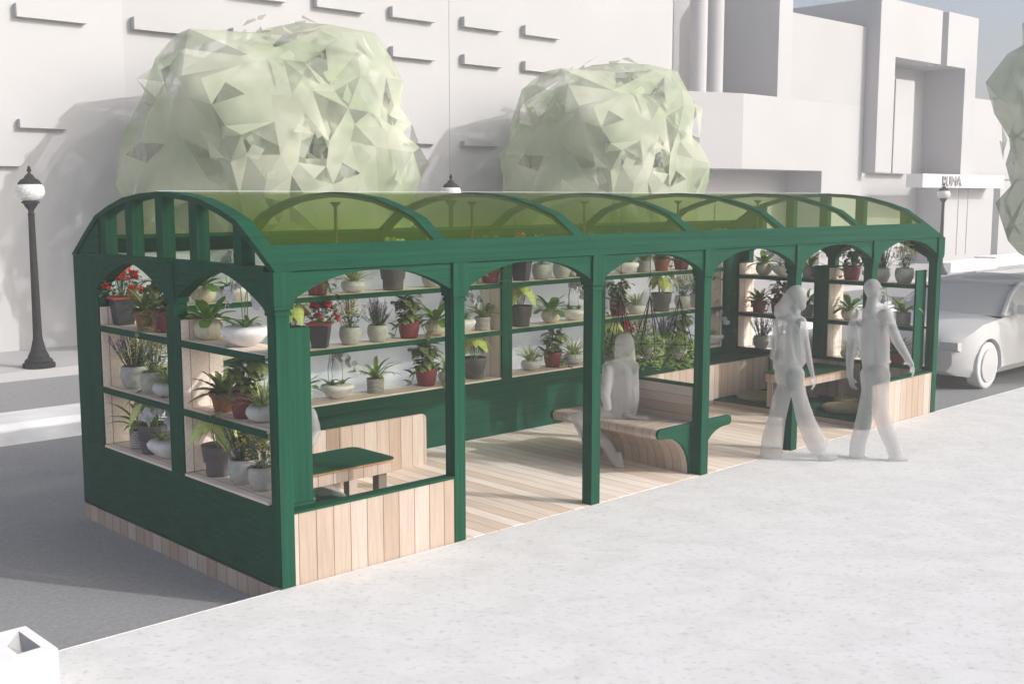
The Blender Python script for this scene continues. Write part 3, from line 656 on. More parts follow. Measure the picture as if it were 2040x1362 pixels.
# hanging baskets
def basket():
    t = bpy.data.objects.new('hanging_basket', None); COL.objects.link(t); t['_b'] = (0, 0, 0)
    m = MB(); m.tube([(0, 0, 0), (0, 0, 1.03)], .0035, 5); m.lathe([(.012, .60), (.018, .615), (.012, .63)], (0, 0, 0), 8)
    m.build('chain', M['iron'], t)
    m = MB()
    for k in range(6):
        a = k * PI / 3; c, s = math.cos(a), math.sin(a)
        m.tube([(0, 0, 0), (.115 * c, .115 * s, -.37), (.15 * c, .15 * s, -.50)], .005, 5); m.tube([(.15 * c, .15 * s, -.50), (.13 * c, .13 * s, -.58), (.0, 0, -.73)], .005, 5)
    ring = [(.15 * math.cos(q * PI / 9), .15 * math.sin(q * PI / 9), -.50) for q in range(19)]; m.tube(ring, .005, 5)
    m.build('frame', M['iron'], t)
    MB().lathe([(.04, -.67), (.085, -.61), (.10, -.53), (.09, -.53)], (0, 0, 0), 16).build('bowl', M['pot_grey'], t, True)
    f = MB(); w = MB(); r = R
    for k in range(290):
        a = r.uniform(0, 6.3); q = r.uniform(.2, 1); u = r.random()
        if u < .6: z = -.50 + r.uniform(-.1, .13) * (1.1 - q * .6)
        else: z = -.50 - r.uniform(.05, .28); q = r.uniform(.65, 1)
        rad = q * (.165 if u < .6 else .15)
        p = Vector((rad * math.cos(a), rad * math.sin(a), z)); az = a + r.uniform(-1, 1)
        for j in (-1, 0, 1): f.leaf(p, az + j * .9, r.uniform(-.5, .8), .05 if j == 0 else .038, .028, .8, n=2, shape=(.4, 1, .1))
        if k % 13 == 0:
            for j in range(6): w.leaf(p + Vector((math.cos(a), math.sin(a), .3)) * .03, j * 1.05, .3, .028, .018, .3, n=1, shape=(.5, 1))
    for k in range(5):
        a = k * 1.3; 
    f.build('ivy', M['l_ivy'], t, raw=True); w.build('blossoms', M['white_fl'], t, raw=True)
    return t
bk = basket()
for i, (x, z, lb) in enumerate(((5.10, 1.545, 'hanging basket of ivy behind the seated woman, leftmost of three'), (5.575, 1.505, 'hanging basket of ivy in the middle of three'), (6.085, 1.45, 'hanging basket of ivy beside the fourth post, rightmost of three'))):
    o = bk if i == 0 else copy_tree(bk)
    o.location = (x, 1.52, z); o.rotation_euler = (0, 0, i * 1.1); tag(o, lb, 'hanging basket', 'hanging baskets in the pavilion')
# ------------------------------------------------------------------ people
def capsule_mesh(bones, voxel=.011, sm=3):
    """bones: (p0, r0, p1, r1[, flat]) tapered round limbs, fused into one skin"""
    m = MB()
    for bn in bones:
        p0, r0, p1, r1 = bn[:4]; fl = bn[4] if len(bn) > 4 else 1.0
        p0 = Vector(p0); p1 = Vector(p1); d = p1 - p0; L = max(d.length, 1e-4); dn = d / L if L > 1e-3 else Vector((0, 0, 1))
        fw = Vector((cf.x, cf.y, 0)).normalized()
        u = dn.cross(fw); u = u.normalized() if u.length > .05 else cr_.copy(); w = u.cross(dn).normalized()
        seg = 16; vs = []; rings = []
        for k in range(6): a = -PI / 2 + PI / 2 * k / 5; rings.append((p0 + dn * (r0 * math.sin(a)), max(r0 * math.cos(a), .0005)))
        for k in range(6): a = PI / 2 * k / 5; rings.append((p1 + dn * (r1 * math.sin(a)), max(r1 * math.cos(a), .0005)))
        for c, rr in rings: vs += [c + u * rr * math.cos(2 * PI * q / seg) + w * rr * fl * math.sin(2 * PI * q / seg) for q in range(seg)]
        n = len(rings); fs = [(j * seg + q, j * seg + (q + 1) % seg, (j + 1) * seg + (q + 1) % seg, (j + 1) * seg + q) for j in range(n - 1) for q in range(seg)] + [tuple(range(seg))[::-1], tuple((n - 1) * seg + q for q in range(seg))]
        m.add(vs, fs)
    me = bpy.data.meshes.new('tmp'); me.from_pydata(m.v, [], m.f); me.update()
    o = bpy.data.objects.new('tmp', me); COL.objects.link(o)
    md = o.modifiers.new('r', 'REMESH'); md.mode = 'VOXEL'; md.voxel_size = voxel
    md = o.modifiers.new('s', 'SMOOTH'); md.iterations = sm; md.factor = .5
    bpy.context.view_layer.update()
    ev = o.evaluated_get(bpy.context.evaluated_depsgraph_get()); out = bpy.data.meshes.new_from_object(ev)
    bpy.data.objects.remove(o); bpy.data.meshes.remove(me); return out
class Fig:
    def __init__(s, foot, off, sc):
        s.o = Vector(foot); s.fw = Vector((cf.x, cf.y, 0)).normalized(); s.dist = (s.o - CC).dot(s.fw); s.off = off; s.sc = sc; s.b = []
    def p(s, zx, zy, dw=0.0):
        px, py = s.off[0] + zx / s.sc, s.off[1] + zy / s.sc
        d = ray(px, py); return CC + d * ((s.dist + dw) / d.dot(s.fw))
    def r(s, n): return n / s.sc / CF * s.dist * 1.0
    def bone(s, a, ra, b, rb, fl=1.0): s.b.append((s.p(*a), s.r(ra), s.p(*b), s.r(rb), fl))
    def chain(s, pts, fl=1.0):
        for (a, ra), (b, rb) in zip(pts, pts[1:]): s.bone(a, ra, b, rb, fl)
    def hand(s, w, dirn, side, size=.085, curl=.25):
        """palm, four bent fingers of different length and a thumb; all directions in world space"""
        w = Vector(w); d = Vector(dirn).normalized(); n = s.fw; sd = d.cross(n).normalized() * side
        palm = w + d * size * .5; s.b.append((w, .020, palm + d * .01, .026, .6))
        acr = (n * .8 + sd * .6).normalized()
        for k, (o_, l_) in enumerate(((-.024, .06), (-.008, .07), (.008, .066), (.023, .052))):
            a = palm + acr * o_ + d * .018; b = a + (d - sd * .12) * l_ * .55; c = b + (d - sd * (curl + .4)).normalized() * l_ * .5
            s.b += [(a, .0088, b, .0082), (b, .0082, c, .007)]
        a = w + acr * -.02 + d * .02; b = a + (d * .6 - acr * .6 - sd * .3).normalized() * .035; c = b + (d - sd * .2).normalized() * .028
        s.b += [(a, .0105, b, .0095), (b, .0095, c, .0078)]
    def face(s, c, rad, look):
        """nose, brow, chin and ears on a head at c looking along `look`"""
        c = Vector(c); l = Vector(look).normalized(); sd = l.cross(Vector((0, 0, 1))).normalized(); up = Vector((0, 0, 1))
        s.b += [(c + l * rad * .88 + up * rad * .12, .007, c + l * rad * 1.12 - up * rad * .16, .012), (c + l * rad * .80 + up * rad * .28 - sd * rad * .4, .014, c + l * rad * .80 + up * rad * .28 + sd * rad * .4, .014)]
        s.b += [(c + l * rad * .84 - up * rad * .5 - sd * .012, .010, c + l * rad * .84 - up * rad * .5 + sd * .012, .010), (c + l * rad * .5 - up * rad * .75, .035, c + l * rad * .62 - up * rad * .88, .026)]
        for q in (-1, 1): s.b.append((c + sd * q * rad * .80 + up * rad * .12, .014, c + sd * q * rad * .80 - up * rad * .2, .010))
    def make(s, label, base, voxel=.009):
        me = capsule_mesh(s.b, voxel); me.name = 'person'; me.transform(Matrix.Translation(-Vector(base)))
        me.materials.clear(); me.materials.append(M['person']); me.shade_smooth()
        o = bpy.data.objects.new('person', me); COL.objects.link(o); o.location = base; tag(o, label, 'person'); return o
walk = (cr_ + Vector((0, 0, 0))).normalized()
# man
f = Fig((6.36, -.88, 0), (1440, 480), 2.961)
f.bone((882, 272, 0), 50, (886, 290, 0), 50, .95); f.bone((893, 300, .0), 42, (893, 325, .0), 36, .9); f.face(f.p(888, 290), f.r(54), walk * .9 - f.fw * .3)
f.chain([((884, 345, 0), 34), ((878, 390, 0), 38), ((878, 430, 0), 56)])
f.chain([((812, 438, .02), 34), ((880, 425, 0), 46), ((950, 420, -.02), 40)], .8)
f.chain([((866, 470, 0), 78), ((880, 560, 0), 84), ((895, 650, 0), 80), ((902, 720, 0), 82), ((905, 780, 0), 76)], .62)
f.chain([((828, 480, 0), 45), ((838, 560, 0), 40), ((855, 680, 0), 44)], .8); f.chain([((925, 470, 0), 52), ((925, 600, 0), 60), ((930, 720, 0), 54)], .8)
f.chain([((790, 455, .10), 38), ((768, 520, .13), 36), ((757, 620, .15), 29), ((750, 700, .14), 26), ((748, 775, .12), 20), ((750, 800, .12), 19)])
f.hand(f.p(750, 800, .12), f.p(768, 880, .10) - f.p(750, 800, .12), -1)
f.chain([((962, 440, -.10), 42), ((990, 500, -.14), 34), ((1030, 590, -.17), 30), ((1065, 650, -.18), 26), ((1112, 728, -.2), 17)])
f.hand(f.p(1112, 728, -.2), f.p(1128, 790, -.2) - f.p(1112, 728, -.2), 1, curl=.6)
f.chain([((876, 790, .06), 68), ((880, 880, .06), 62), ((850, 990, .07), 52), ((822, 1100, .08), 50), ((795, 1200, .08), 47), ((790, 1262, .08), 46)], .85)
f.chain([((916, 790, -.06), 72), ((918, 900, -.06), 60), ((932, 1010, -.07), 52), ((968, 1120, -.07), 50), ((1002, 1200, -.06), 46), ((1018, 1258, -.06), 44)], .85)
f.chain([((768, 1283, .08), 20), ((820, 1283, .08), 19), ((872, 1290, .08), 13)], 1.3); f.chain([((995, 1285, -.06), 20), ((1045, 1280, -.06), 22), ((1082, 1288, -.06), 14)], 1.3)
f.make('tall translucent grey man walking right on the sidewalk in flared trousers, arms hanging', (6.36, -.88, 0))
# woman with long hair
f = Fig((5.9, -.45, 0), (1440, 480), 2.961)
f.bone((440, 312, 0), 54, (446, 330, 0), 50); f.bone((452, 350, 0), 44, (456, 378, 0), 36); f.face(f.p(446, 335), f.r(50), walk * .95 - f.fw * .2)
f.chain([((425, 305, .02), 44), ((400, 340, .03), 48), ((370, 375, .03), 42), ((345, 400, .03), 42), ((325, 425, .03), 26)], .8); f.chain([((345, 400, .03), 42), ((370, 430, .02), 40), ((400, 440, 0), 36)], .8)
f.chain([((438, 380, 0), 26), ((425, 430, 0), 32)])
f.chain([((350, 478, .02), 44), ((400, 465, 0), 48), ((455, 480, -.02), 40)], .8)
f.chain([((365, 510, 0), 62), ((368, 590, 0), 66), ((375, 660, 0), 78), ((382, 720, 0), 90), ((390, 780, 0), 78)], .6); f.chain([((435, 510, 0), 52), ((430, 600, 0), 54), ((432, 700, 0), 60)], .7)
f.chain([((330, 490, .1), 34), ((318, 560, .12), 28), ((310, 640, .12), 26), ((300, 680, .1), 26)])
f.chain([((468, 485, -.1), 32), ((482, 560, -.13), 24), ((495, 640, -.15), 24), ((510, 710, -.17), 19), ((532, 800, -.18), 12)])
f.hand(f.p(532, 800, -.18), f.p(540, 870, -.18) - f.p(532, 800, -.18), 1, curl=.5)
f.chain([((360, 790, .05), 58), ((372, 850, .05), 50), ((342, 940, .06), 54), ((318, 1050, .07), 54), ((295, 1160, .08), 66), ((283, 1262, .08), 68)], .75)
f.chain([((425, 790, -.05), 60), ((440, 870, -.05), 46), ((462, 960, -.06), 48), ((490, 1060, -.06), 56), ((530, 1150, -.06), 60), ((556, 1200, -.06), 62)], .75)
f.chain([((280, 1292, .08), 14), ((310, 1293, .08), 14), ((345, 1298, .08), 8)], 1.8); f.chain([((580, 1262, -.06), 24), ((610, 1272, -.06), 26), ((665, 1278, -.06), 15)], 1.0); f.bone((572, 1270, -.06), 14, (570, 1294, -.06), 10)
f.make('translucent grey long-haired woman in flared trousers walking right past the fifth post', (5.9, -.45, 0))
# seated woman on the bench
f = Fig((4.15, .80, 0), (1100, 640), 3.784)
f.bone((545, 165, 0), 72, (545, 190, 0), 76); f.chain([((545, 160, .02), 74), ((545, 230, .03), 80), ((550, 300, .03), 82)], .7); f.face(f.p(545, 180), f.r(70), -walk * .8 - f.fw * .5)
f.chain([((425, 345, 0), 50), ((520, 330, 0), 62), ((600, 345, 0), 56)], .7)
f.chain([((500, 390, 0), 118), ((505, 500, 0), 118), ((505, 600, .0), 122), ((510, 680, .0), 118)], .62)
f.chain([((420, 370, -.05), 46), ((412, 470, -.08), 40), ((400, 560, -.14), 38), ((420, 650, -.22), 28)]); f.chain([((610, 370, .05), 42), ((618, 480, .08), 38), ((622, 590, .04), 38), ((610, 690, -.05), 28)])
f.chain([((500, 695, .0), 80), ((400, 700, 0), 74), ((280, 715, 0), 62), ((190, 735, 0), 50), ((140, 728, 0), 26)], .8)
f.chain([((205, 760, 0), 50), ((250, 830, 0), 58), ((350, 870, -.02), 48), ((410, 930, -.03), 42)], .9)
f.chain([((410, 930, -.03), 42), ((455, 1010, -.03), 42), ((495, 1075, -.03), 38)], .9); f.chain([((505, 1000, -.03), 20), ((520, 1080, -.03), 26), ((522, 1112, -.03), 22)], .9)
f.chain([((560, 705, -.1), 22), ((640, 725, -.1), 16)], .8); f.hand(f.p(640, 728, -.1), cr_, 1, curl=.1)
f.make('translucent grey woman with shoulder-length hair seated on the curved plank bench', (4.15, .80, 0))
# person sitting low at the left table
f = Fig((1.15, 1.60, .0745), (609, 780), 5.923)
f.bone((-10, -40, 0), 75, (-6, -5, 0), 72); f.face(f.p(-8, -25), f.r(72), walk); f.chain([((-30, 60, 0), 40), ((-35, 120, 0), 50)])
f.chain([((-110, 210, 0), 60), ((-30, 190, 0), 75), ((60, 240, 0), 60)], .8); f.chain([((10, 300, 0), 130), ((0, 420, 0), 140), ((-40, 600, 0), 130), ((-60, 820, 0), 130), ((-70, 1020, 0), 130)], .7)
f.chain([((75, 260, -.1), 55), ((110, 380, -.14), 55), ((130, 470, -.2), 50), ((60, 640, -.3), 38)]); f.hand(f.p(60, 640, -.3), -walk * .3 - f.fw, 1)
f.chain([((-40, 1080, 0), 95), ((120, 1140, -.02), 75), ((250, 1130, -.03), 62), ((360, 1110, -.02), 58), ((385, 1130, -.02), 45)], .8)
f.chain([((180, 1180, -.05), 60), ((300, 1170, -.06), 42), ((400, 1200, -.06), 40), ((460, 1225, -.06), 24)], .8)
f.make('translucent grey person sitting low behind the left table with legs stretched out', (1.15, 1.60, .0745))
# ------------------------------------------------------------------ street lamps
def lamp():
    t = bpy.data.objects.new('street_lamp', None); COL.objects.link(t); t['_b'] = (0, 0, 0)
    MB().lathe([(.235, 0), (.235, .06), (.20, .075), (.205, .10), (.175, .13), (.15, .15), (.155, .165), (.11, .25), (.085, .36), (.07, .42), (.066, .50), (.045, 2.20), (.05, 2.22), (.05, 2.24), (.04, 2.25), (.042, 2.29)], seg=24).build('post', M['iron'], t, .6)
    MB().lathe([(.04, 2.29), (.06, 2.31), (.10, 2.37), (.105, 2.385), (.13, 2.39), (.13, 2.41), (.10, 2.42)], seg=24).build('fitter', M['iron'], t, .6)
    MB().lathe([(.10, 2.42), (.16, 2.45), (.205, 2.52), (.21, 2.57), (.195, 2.63), (.16, 2.665)], seg=24).build('globe', M['globe'], t, True)
    MB().lathe([(.17, 2.66), (.165, 2.675), (.13, 2.72), (.09, 2.745), (.075, 2.75), (.07, 2.77), (.04, 2.80), (.02, 2.815), (.018, 2.83), (.032, 2.85), (.03, 2.875), (.02, 2.885), (.024, 2.90), (.004, 2.925)], seg=20).build('cap', M['iron'], t, .7)
    return t
lp = lamp()
for i, (x, y, lb) in enumerate(((2.742, 11.05, 'black street lamp with globe standing left of the green pavilion across the road'), (11.35, 11.5, 'black street lamp between the two big trees, seen through the pavilion roof'), (32.4, 11.3, 'black street lamp beyond the right end of the pavilion, above the parked car'))):
    o = lp if i == 0 else copy_tree(lp)
    o.location = (x, y, 0); o.scale = (1, 1, 1.03); tag(o, lb, 'street lamp', 'globe street lamps across the road')
# ------------------------------------------------------------------ trees
def tree(seed):
    r = random.Random(seed); t = bpy.data.objects.new('tree', None); COL.objects.link(t); t['_b'] = (0, 0, 0)
    m = MB(); m.tube([(0, 0, -.75), (.02, 0, .9), (0, .03, 1.7)], .13, 8, .09)
    for k in range(9):
        a = k * .7 + r.uniform(-.3, .3); o_ = r.uniform(.7, 1.6); m.tube([(0, .02, r.uniform(1.0, 1.7)), (o_ * .4 * math.cos(a), o_ * .3 * math.sin(a), 2.5), (o_ * math.cos(a), o_ * .7 * math.sin(a), r.uniform(3.4, 4.6))], .045, 6, .012)
        m.tube([(o_ * .4 * math.cos(a), o_ * .3 * math.sin(a), 2.5), (o_ * 1.2 * math.cos(a + .4), o_ * .8 * math.sin(a + .4), r.uniform(3, 4))], .022, 5, .008)
    m.build('trunk', M['bark'], t)
    lobes = [(Vector((r.gauss(0, 1), r.gauss(0, 1), r.gauss(.2, 1))).normalized(), r.uniform(.5, 1.1)) for _ in range(34)]
    def surf(d, sc):
        h_ = .92 + sum(a * max(0, d.dot(l) - .90) for l, a in lobes) * 1.5; h_ = min(h_, 1.10)
        hh = math.hypot(d.x, d.y) + 1e-6; p = 2.5 if d.z > 0 else 5.0; q = (hh ** p + abs(d.z) ** p) ** (-1 / p)
        return Vector((d.x * q * 2.5 * sc * h_, d.y * q * 1.9 * sc * h_, 3.15 + d.z * q * (2.14 if d.z > 0 else 2.2) * sc * h_))
    for sc, name, mt, drop, sub, nf in ((1.0, 'crown', 'crown', .16, 3, 330), (.86, 'inner_leaves', 'crown_g', .20, 2, 150), (.6, 'core_leaves', 'crown_d', .4, 2, 40)):
        m = MB()
        if sub:
            bm = bmesh.new(); bmesh.ops.create_icosphere(bm, subdivisions=sub + 1, radius=1); bm.verts.ensure_lookup_table()
            bmesh.ops.dissolve_verts(bm, verts=r.sample(list(bm.verts), int(len(bm.verts) * .38))); bmesh.ops.triangulate(bm, faces=[f_ for f_ in bm.faces if len(f_.verts) > 5])
            bm.verts.index_update(); vs = []
            for v in bm.verts:
                d = v.co.normalized(); vs.append(surf(d, sc * r.uniform(.94, 1.05)) + Vector((r.gauss(0, .07), r.gauss(0, .06), r.gauss(0, .07))))
            fs = [tuple(v.index for v in f_.verts) for f_ in bm.faces if r.random() > drop]; bm.free(); m.add(vs, fs)
        nb = len(m.f)
        for k in range(nf):
            d = Vector((r.gauss(0, 1), r.gauss(0, 1), r.gauss(0, 1))).normalized(); c = surf(d, sc * r.uniform(.86, 1.03)); L = r.uniform(.07, .26)
            n_ = Vector((d.x, d.y, d.z * .5)).normalized(); u = n_.cross(Vector((r.gauss(0, 1), r.gauss(0, 1), r.gauss(0, 1)))).normalized(); w = n_.cross(u) + n_ * r.uniform(-.25, .25)
            pts = [c + u * L, c + w * L * r.uniform(.5, 1), c - u * L * r.uniform(.2, 1)]
            if r.random() < .5: pts.append(c - w * L * r.uniform(.3, .9))
            m.add(pts, [tuple(range(len(pts)))])
        o = m.build(name, M[mt], t, raw=True)
        if sc > .9:
            for q in o.data.polygons[:nb]: q.use_smooth = r.random() < .5
    return t
for i, (x, y, s_, rz, lb) in enumerate(((7.05, 10.9, 1.0, 0, 'large pale green faceted tree rising behind the left half of the pavilion'), (15.5, 10.95, 1.0, 0.12, 'pale green faceted tree behind the middle of the pavilion, right of the big one'), (15.15, -.75, 1.0, 2.0, 'pale green faceted tree at the right edge, cut by the frame'))):
    o = tree(11) if i == 0 else copy_tree(TR)
    if i == 0: TR = o
    o.location = (x, y, 0 if i < 2 else .6); o.rotation_euler = (0, 0, rz); tag(o, lb, 'tree', 'pale faceted street trees')
# ------------------------------------------------------------------ buildings across the street
def bld(name, lb, base): return T(name, base, lb, 'building')
FY = 13.176
B1 = bld('building', 'bright white facade with small ledges at the far left behind the lamp', (-2, 16, 0))
box('wall', (-14, FY, 0), (5.3, 20, 9.8), M['wall_b'], B1)
B2 = bld('building', 'long plain white facade with rows of window ledges behind the two trees', (13, 16, 0))
box('wall', (5.302, FY + .02, 0), (20.53, 20, 9.8), M['wall'], B2)
def ledge(par, x0, z, w=1.17, h_=.215):
    m = MB(); m.box((x0, FY - .12, z), (x0 + w, FY + .03, z + .035)); m.box((x0, FY - .12, z + .035), (x0 + .05, FY + .03, z + h_))
    m.box((x0 + .05, FY - .12, z + .035), (x0 + w, FY - .07, z + h_)); m.build('window_ledge', M['wall_b'] if par is B1 else M['wall'], par)
for x0 in (-4.3, -2.3, -.4, 1.5, 3.45): ledge(B1, x0, 5.455); ledge(B1, x0, 7.2)
for x0 in (-4.3, -2.3, -.4, 1.5): ledge(B1, x0, 3.68, h_=.14)
ledge(B1, 3.41, 3.68, .8, .14); ledge(B1, 2.3, 3.05, 1.1, .1)
for x0 in (5.46, 7.40): ledge(B2, x0, 5.45); ledge(B2, x0, 6.25)
for x0 in (9.27, 11.13, 13.11, 14.98):
    ledge(B2, x0, 6.25); ledge(B2, x0, 5.45, h_=.21)
for x0 in (11.2, 13.1, 15.0): ledge(B2, x0, 3.68, 1.1, .1)
box('wall_joint', (12.777, FY + .012, 0), (12.787, FY + .02, 9.8), M['wall_g'], B2)
B3 = bld('building', 'white block with two round columns in a shaded recess above a wide overhang', (27, 17, 0))
m = MB(); m.prism([(22.6, 15.6), (25.65, 14.5), (30.2, 14.5), (30.2, 19), (20.54, 19), (20.54, 15.6)], 2, 3.40, 5.66)
m.build('overhang', M['wall'], B3)
box('flush_wall', (30.201, 14.5, 0), (32.79, 19, 5.66), M['wall'], B3)
box('back_wall', (20.54, 17.2, 0), (28.0, 19, 9.8), M['wall_g'], B3)
box('upper_block', (28.2, 14.502, 5.662), (32.79, 19, 8.32), M['wall_g'], B3); box('pier', (27.45, 14.5, 5.662), (28.199, 17.19, 9.8), M['wall'], B3)
box('ground_wall', (20.54, 15.9, 0), (30.2, 16.1, 3.399), M['wall_g'], B3)
for x in (on(1391, 100, 1, 15.9).x, on(1424, 100, 1, 15.9).x): MB().lathe([(.27, 5.662), (.27, 9.8)], (x, 15.9, 0), 28).build('column', M['wall'], B3, .6)
box('plinth', (22, 15.6, .0), (30.19, 15.89, .35), M['wall'], B3)
for x in (26.2, 28.4): box('door_frame', (x, 15.86, .02), (x + .9, 15.895, 2.3), M['wall_g'], B3)
B4 = bld('building', 'tall white corner block with a deep recessed bay and a shop sign', (37, 17, 0))
TOPZ = 9.28
box('wall', (32.8, 14.0, 3.4), (33.9, 24, TOPZ), M['wall'], B4); box('wall', (33.901, 14.0, 7.37), (37.25, 24, TOPZ), M['wall'], B4)
box('wall', (37.251, 14.5, 7.37), (37.75, 24, TOPZ), M['wall_g'], B4); box('wall', (37.751, 14.0, 7.37), (40.2, 24, TOPZ + .03), M['wall'], B4)
box('wall', (39.27, 14.002, 3.4), (40.2, 24, 7.369), M['wall'], B4)
box('recess_wall', (33.901, 15.6, 3.4), (39.269, 15.8, 7.369), M['wall_g'], B4); box('recess_panel', (34.4, 14.9, 3.4), (37.1, 15.2, 6.82), M['wall'], B4)
box('mullion', (35.6, 14.85, 3.4), (35.66, 14.899, 6.8), M['wall_g'], B4)
box('ground_wall', (32.8, 15.2, 0), (38.2, 15.4, 3.399), M['wall_g'], B4); box('ground_wall', (38.21, 14.05, 0), (42.4, 15.4, 3.399), M['wall'], B4)
box('shop_front', (33.1, 15.1, .1), (35.9, 15.195, 2.5), M['wall'], B4)
for x in (39.3, 40.1): box('joint', (x, 14.03, .3), (x + .02, 14.049, 3.3), M['letter_hollow_shade'], B4)
SG = T('shop_sign', (38.3, 13.6, 2.9), 'white projecting sign board with raised grey capital letters on the corner block', 'sign')
box('board', (35.0, 13.35, 2.88), (41.7, 13.99, 3.36), M['sign'], SG)
def text_mesh(body, size, x0, x1, z, y):
    c = bpy.data.curves.new('t', 'FONT'); c.body = body; c.size = size; c.extrude = .03; c.space_character = .95
    o = bpy.data.objects.new('t', c); COL.objects.link(o); bpy.context.view_layer.update()
    me = bpy.data.meshes.new_from_object(o.evaluated_get(bpy.context.evaluated_depsgraph_get())); bpy.data.objects.remove(o); bpy.data.curves.remove(c)
    xs = [v.co.x for v in me.vertices]; zs = [v.co.y for v in me.vertices]; w = max(xs) - min(xs); h_ = max(zs)
    for v in me.vertices: v.co = Vector((x0 + (v.co.x - min(xs)) / w * (x1 - x0), y - v.co.z, z + v.co.y / h_ * size)) - Vector(SG['_b'])
    me.materials.clear(); me.materials.append(M['letter_hollow_shade']); o = bpy.data.objects.new('lettering', me); COL.objects.link(o); o.parent = SG
text_mesh('PUMA', .36, 36.45, 37.95, 2.94, 13.32)
for i, (x0, x1, y0, y1, z1, lb) in enumerate(((33.6, 37.2, 11.5, 12.2, .30, 'long low white planter block right of the far street lamp'), (38.0, 44.0, 11.9, 12.7, .32, 'low white planter block at the right edge behind the car'), (-1.5, 2.05, 10.95, 11.5, .55, 'low white block at the left edge beside the street lamp'))):
    t = T('planter_block', ((x0 + x1) / 2, (y0 + y1) / 2, 0), lb, 'planter'); box('body', (x0, y0, 0), (x1, y1, z1), M['block'], t, .01); box('rim', (x0 - .02, y0 - .02, z1 + .001), (x1 + .02, y1 + .02, z1 + .03), M['block'], t)
PL = T('gate_pillar', (1.25, 12.2, 0), 'stepped white pillar at the left edge of the frame', 'pillar')
m = MB(); m.box((.7, 12.0, 0), (1.6, 12.5, 1.1)); m.box((.8, 12.05, 1.1), (1.5, 12.45, 1.9)); m.build('shaft', M['block'], PL); box('capital', (.65, 11.95, 1.901), (1.65, 12.55, 2.02), M['block'], PL)
B5 = bld('building', 'low pale block far down the street at the right edge behind the corner block', (49, 17, 0))
box('wall', (42.5, 15.5, 0), (62, 26, 6.6), M['wall'], B5); box('band', (42.45, 15.4, 3.3), (62, 15.5, 3.6), M['wall_g'], B5); box('pier', (44.3, 14.6, 0), (45.1, 15.39, 3.2), M['wall'], B5)
B6 = bld('building', 'low white slab at the far end of the street', (72, 10, 0)); box('wall', (64, -6, 0), (76, 24, 4.2), M['wall'], B6); box('parapet', (63.9, -6.05, 4.201), (76, 24.05, 4.5), M['wall_g'], B6)
# block with the pyramid recess, front left
CB = T('concrete_block', (-2.0, -.5, 0), 'white concrete block with a pyramid-shaped hollow in its top at bottom left', 'block')
x0, x1, y0, y1, zt_ = -2.30, -1.757, -.70, -.28, .30
ix = [(-1.812, -.329), (-1.812, -.629), (-1.933, -.638), (-1.932, -.496)]; ox = [(x1, y1), (x1, y0), (x0, y0), (x0, y1)]
vs = [(a, b_, zt_) for a, b_ in ox] + [(a, b_, zt_) for a, b_ in ix] + [(-1.85, -.48, .24)] + [(a, b_, 0.0) for a, b_ in ox]
fs = [(i, (i + 1) % 4, 4 + (i + 1) % 4, 4 + i) for i in range(4)] + [(i, (i + 1) % 4, 9 + (i + 1) % 4, 9 + i) for i in range(4)] + [(9, 10, 11, 12)]
MB().add(vs, fs).build('body', M['block'], CB, raw=True)
MB().add(vs, [(4 + i, 4 + (i + 1) % 4, 8) for i in range(4)]).build('hollow', M['letter_hollow_shade'], CB, raw=True)  # grey faces paint in the shade inside the recess, colour shared with the lettering
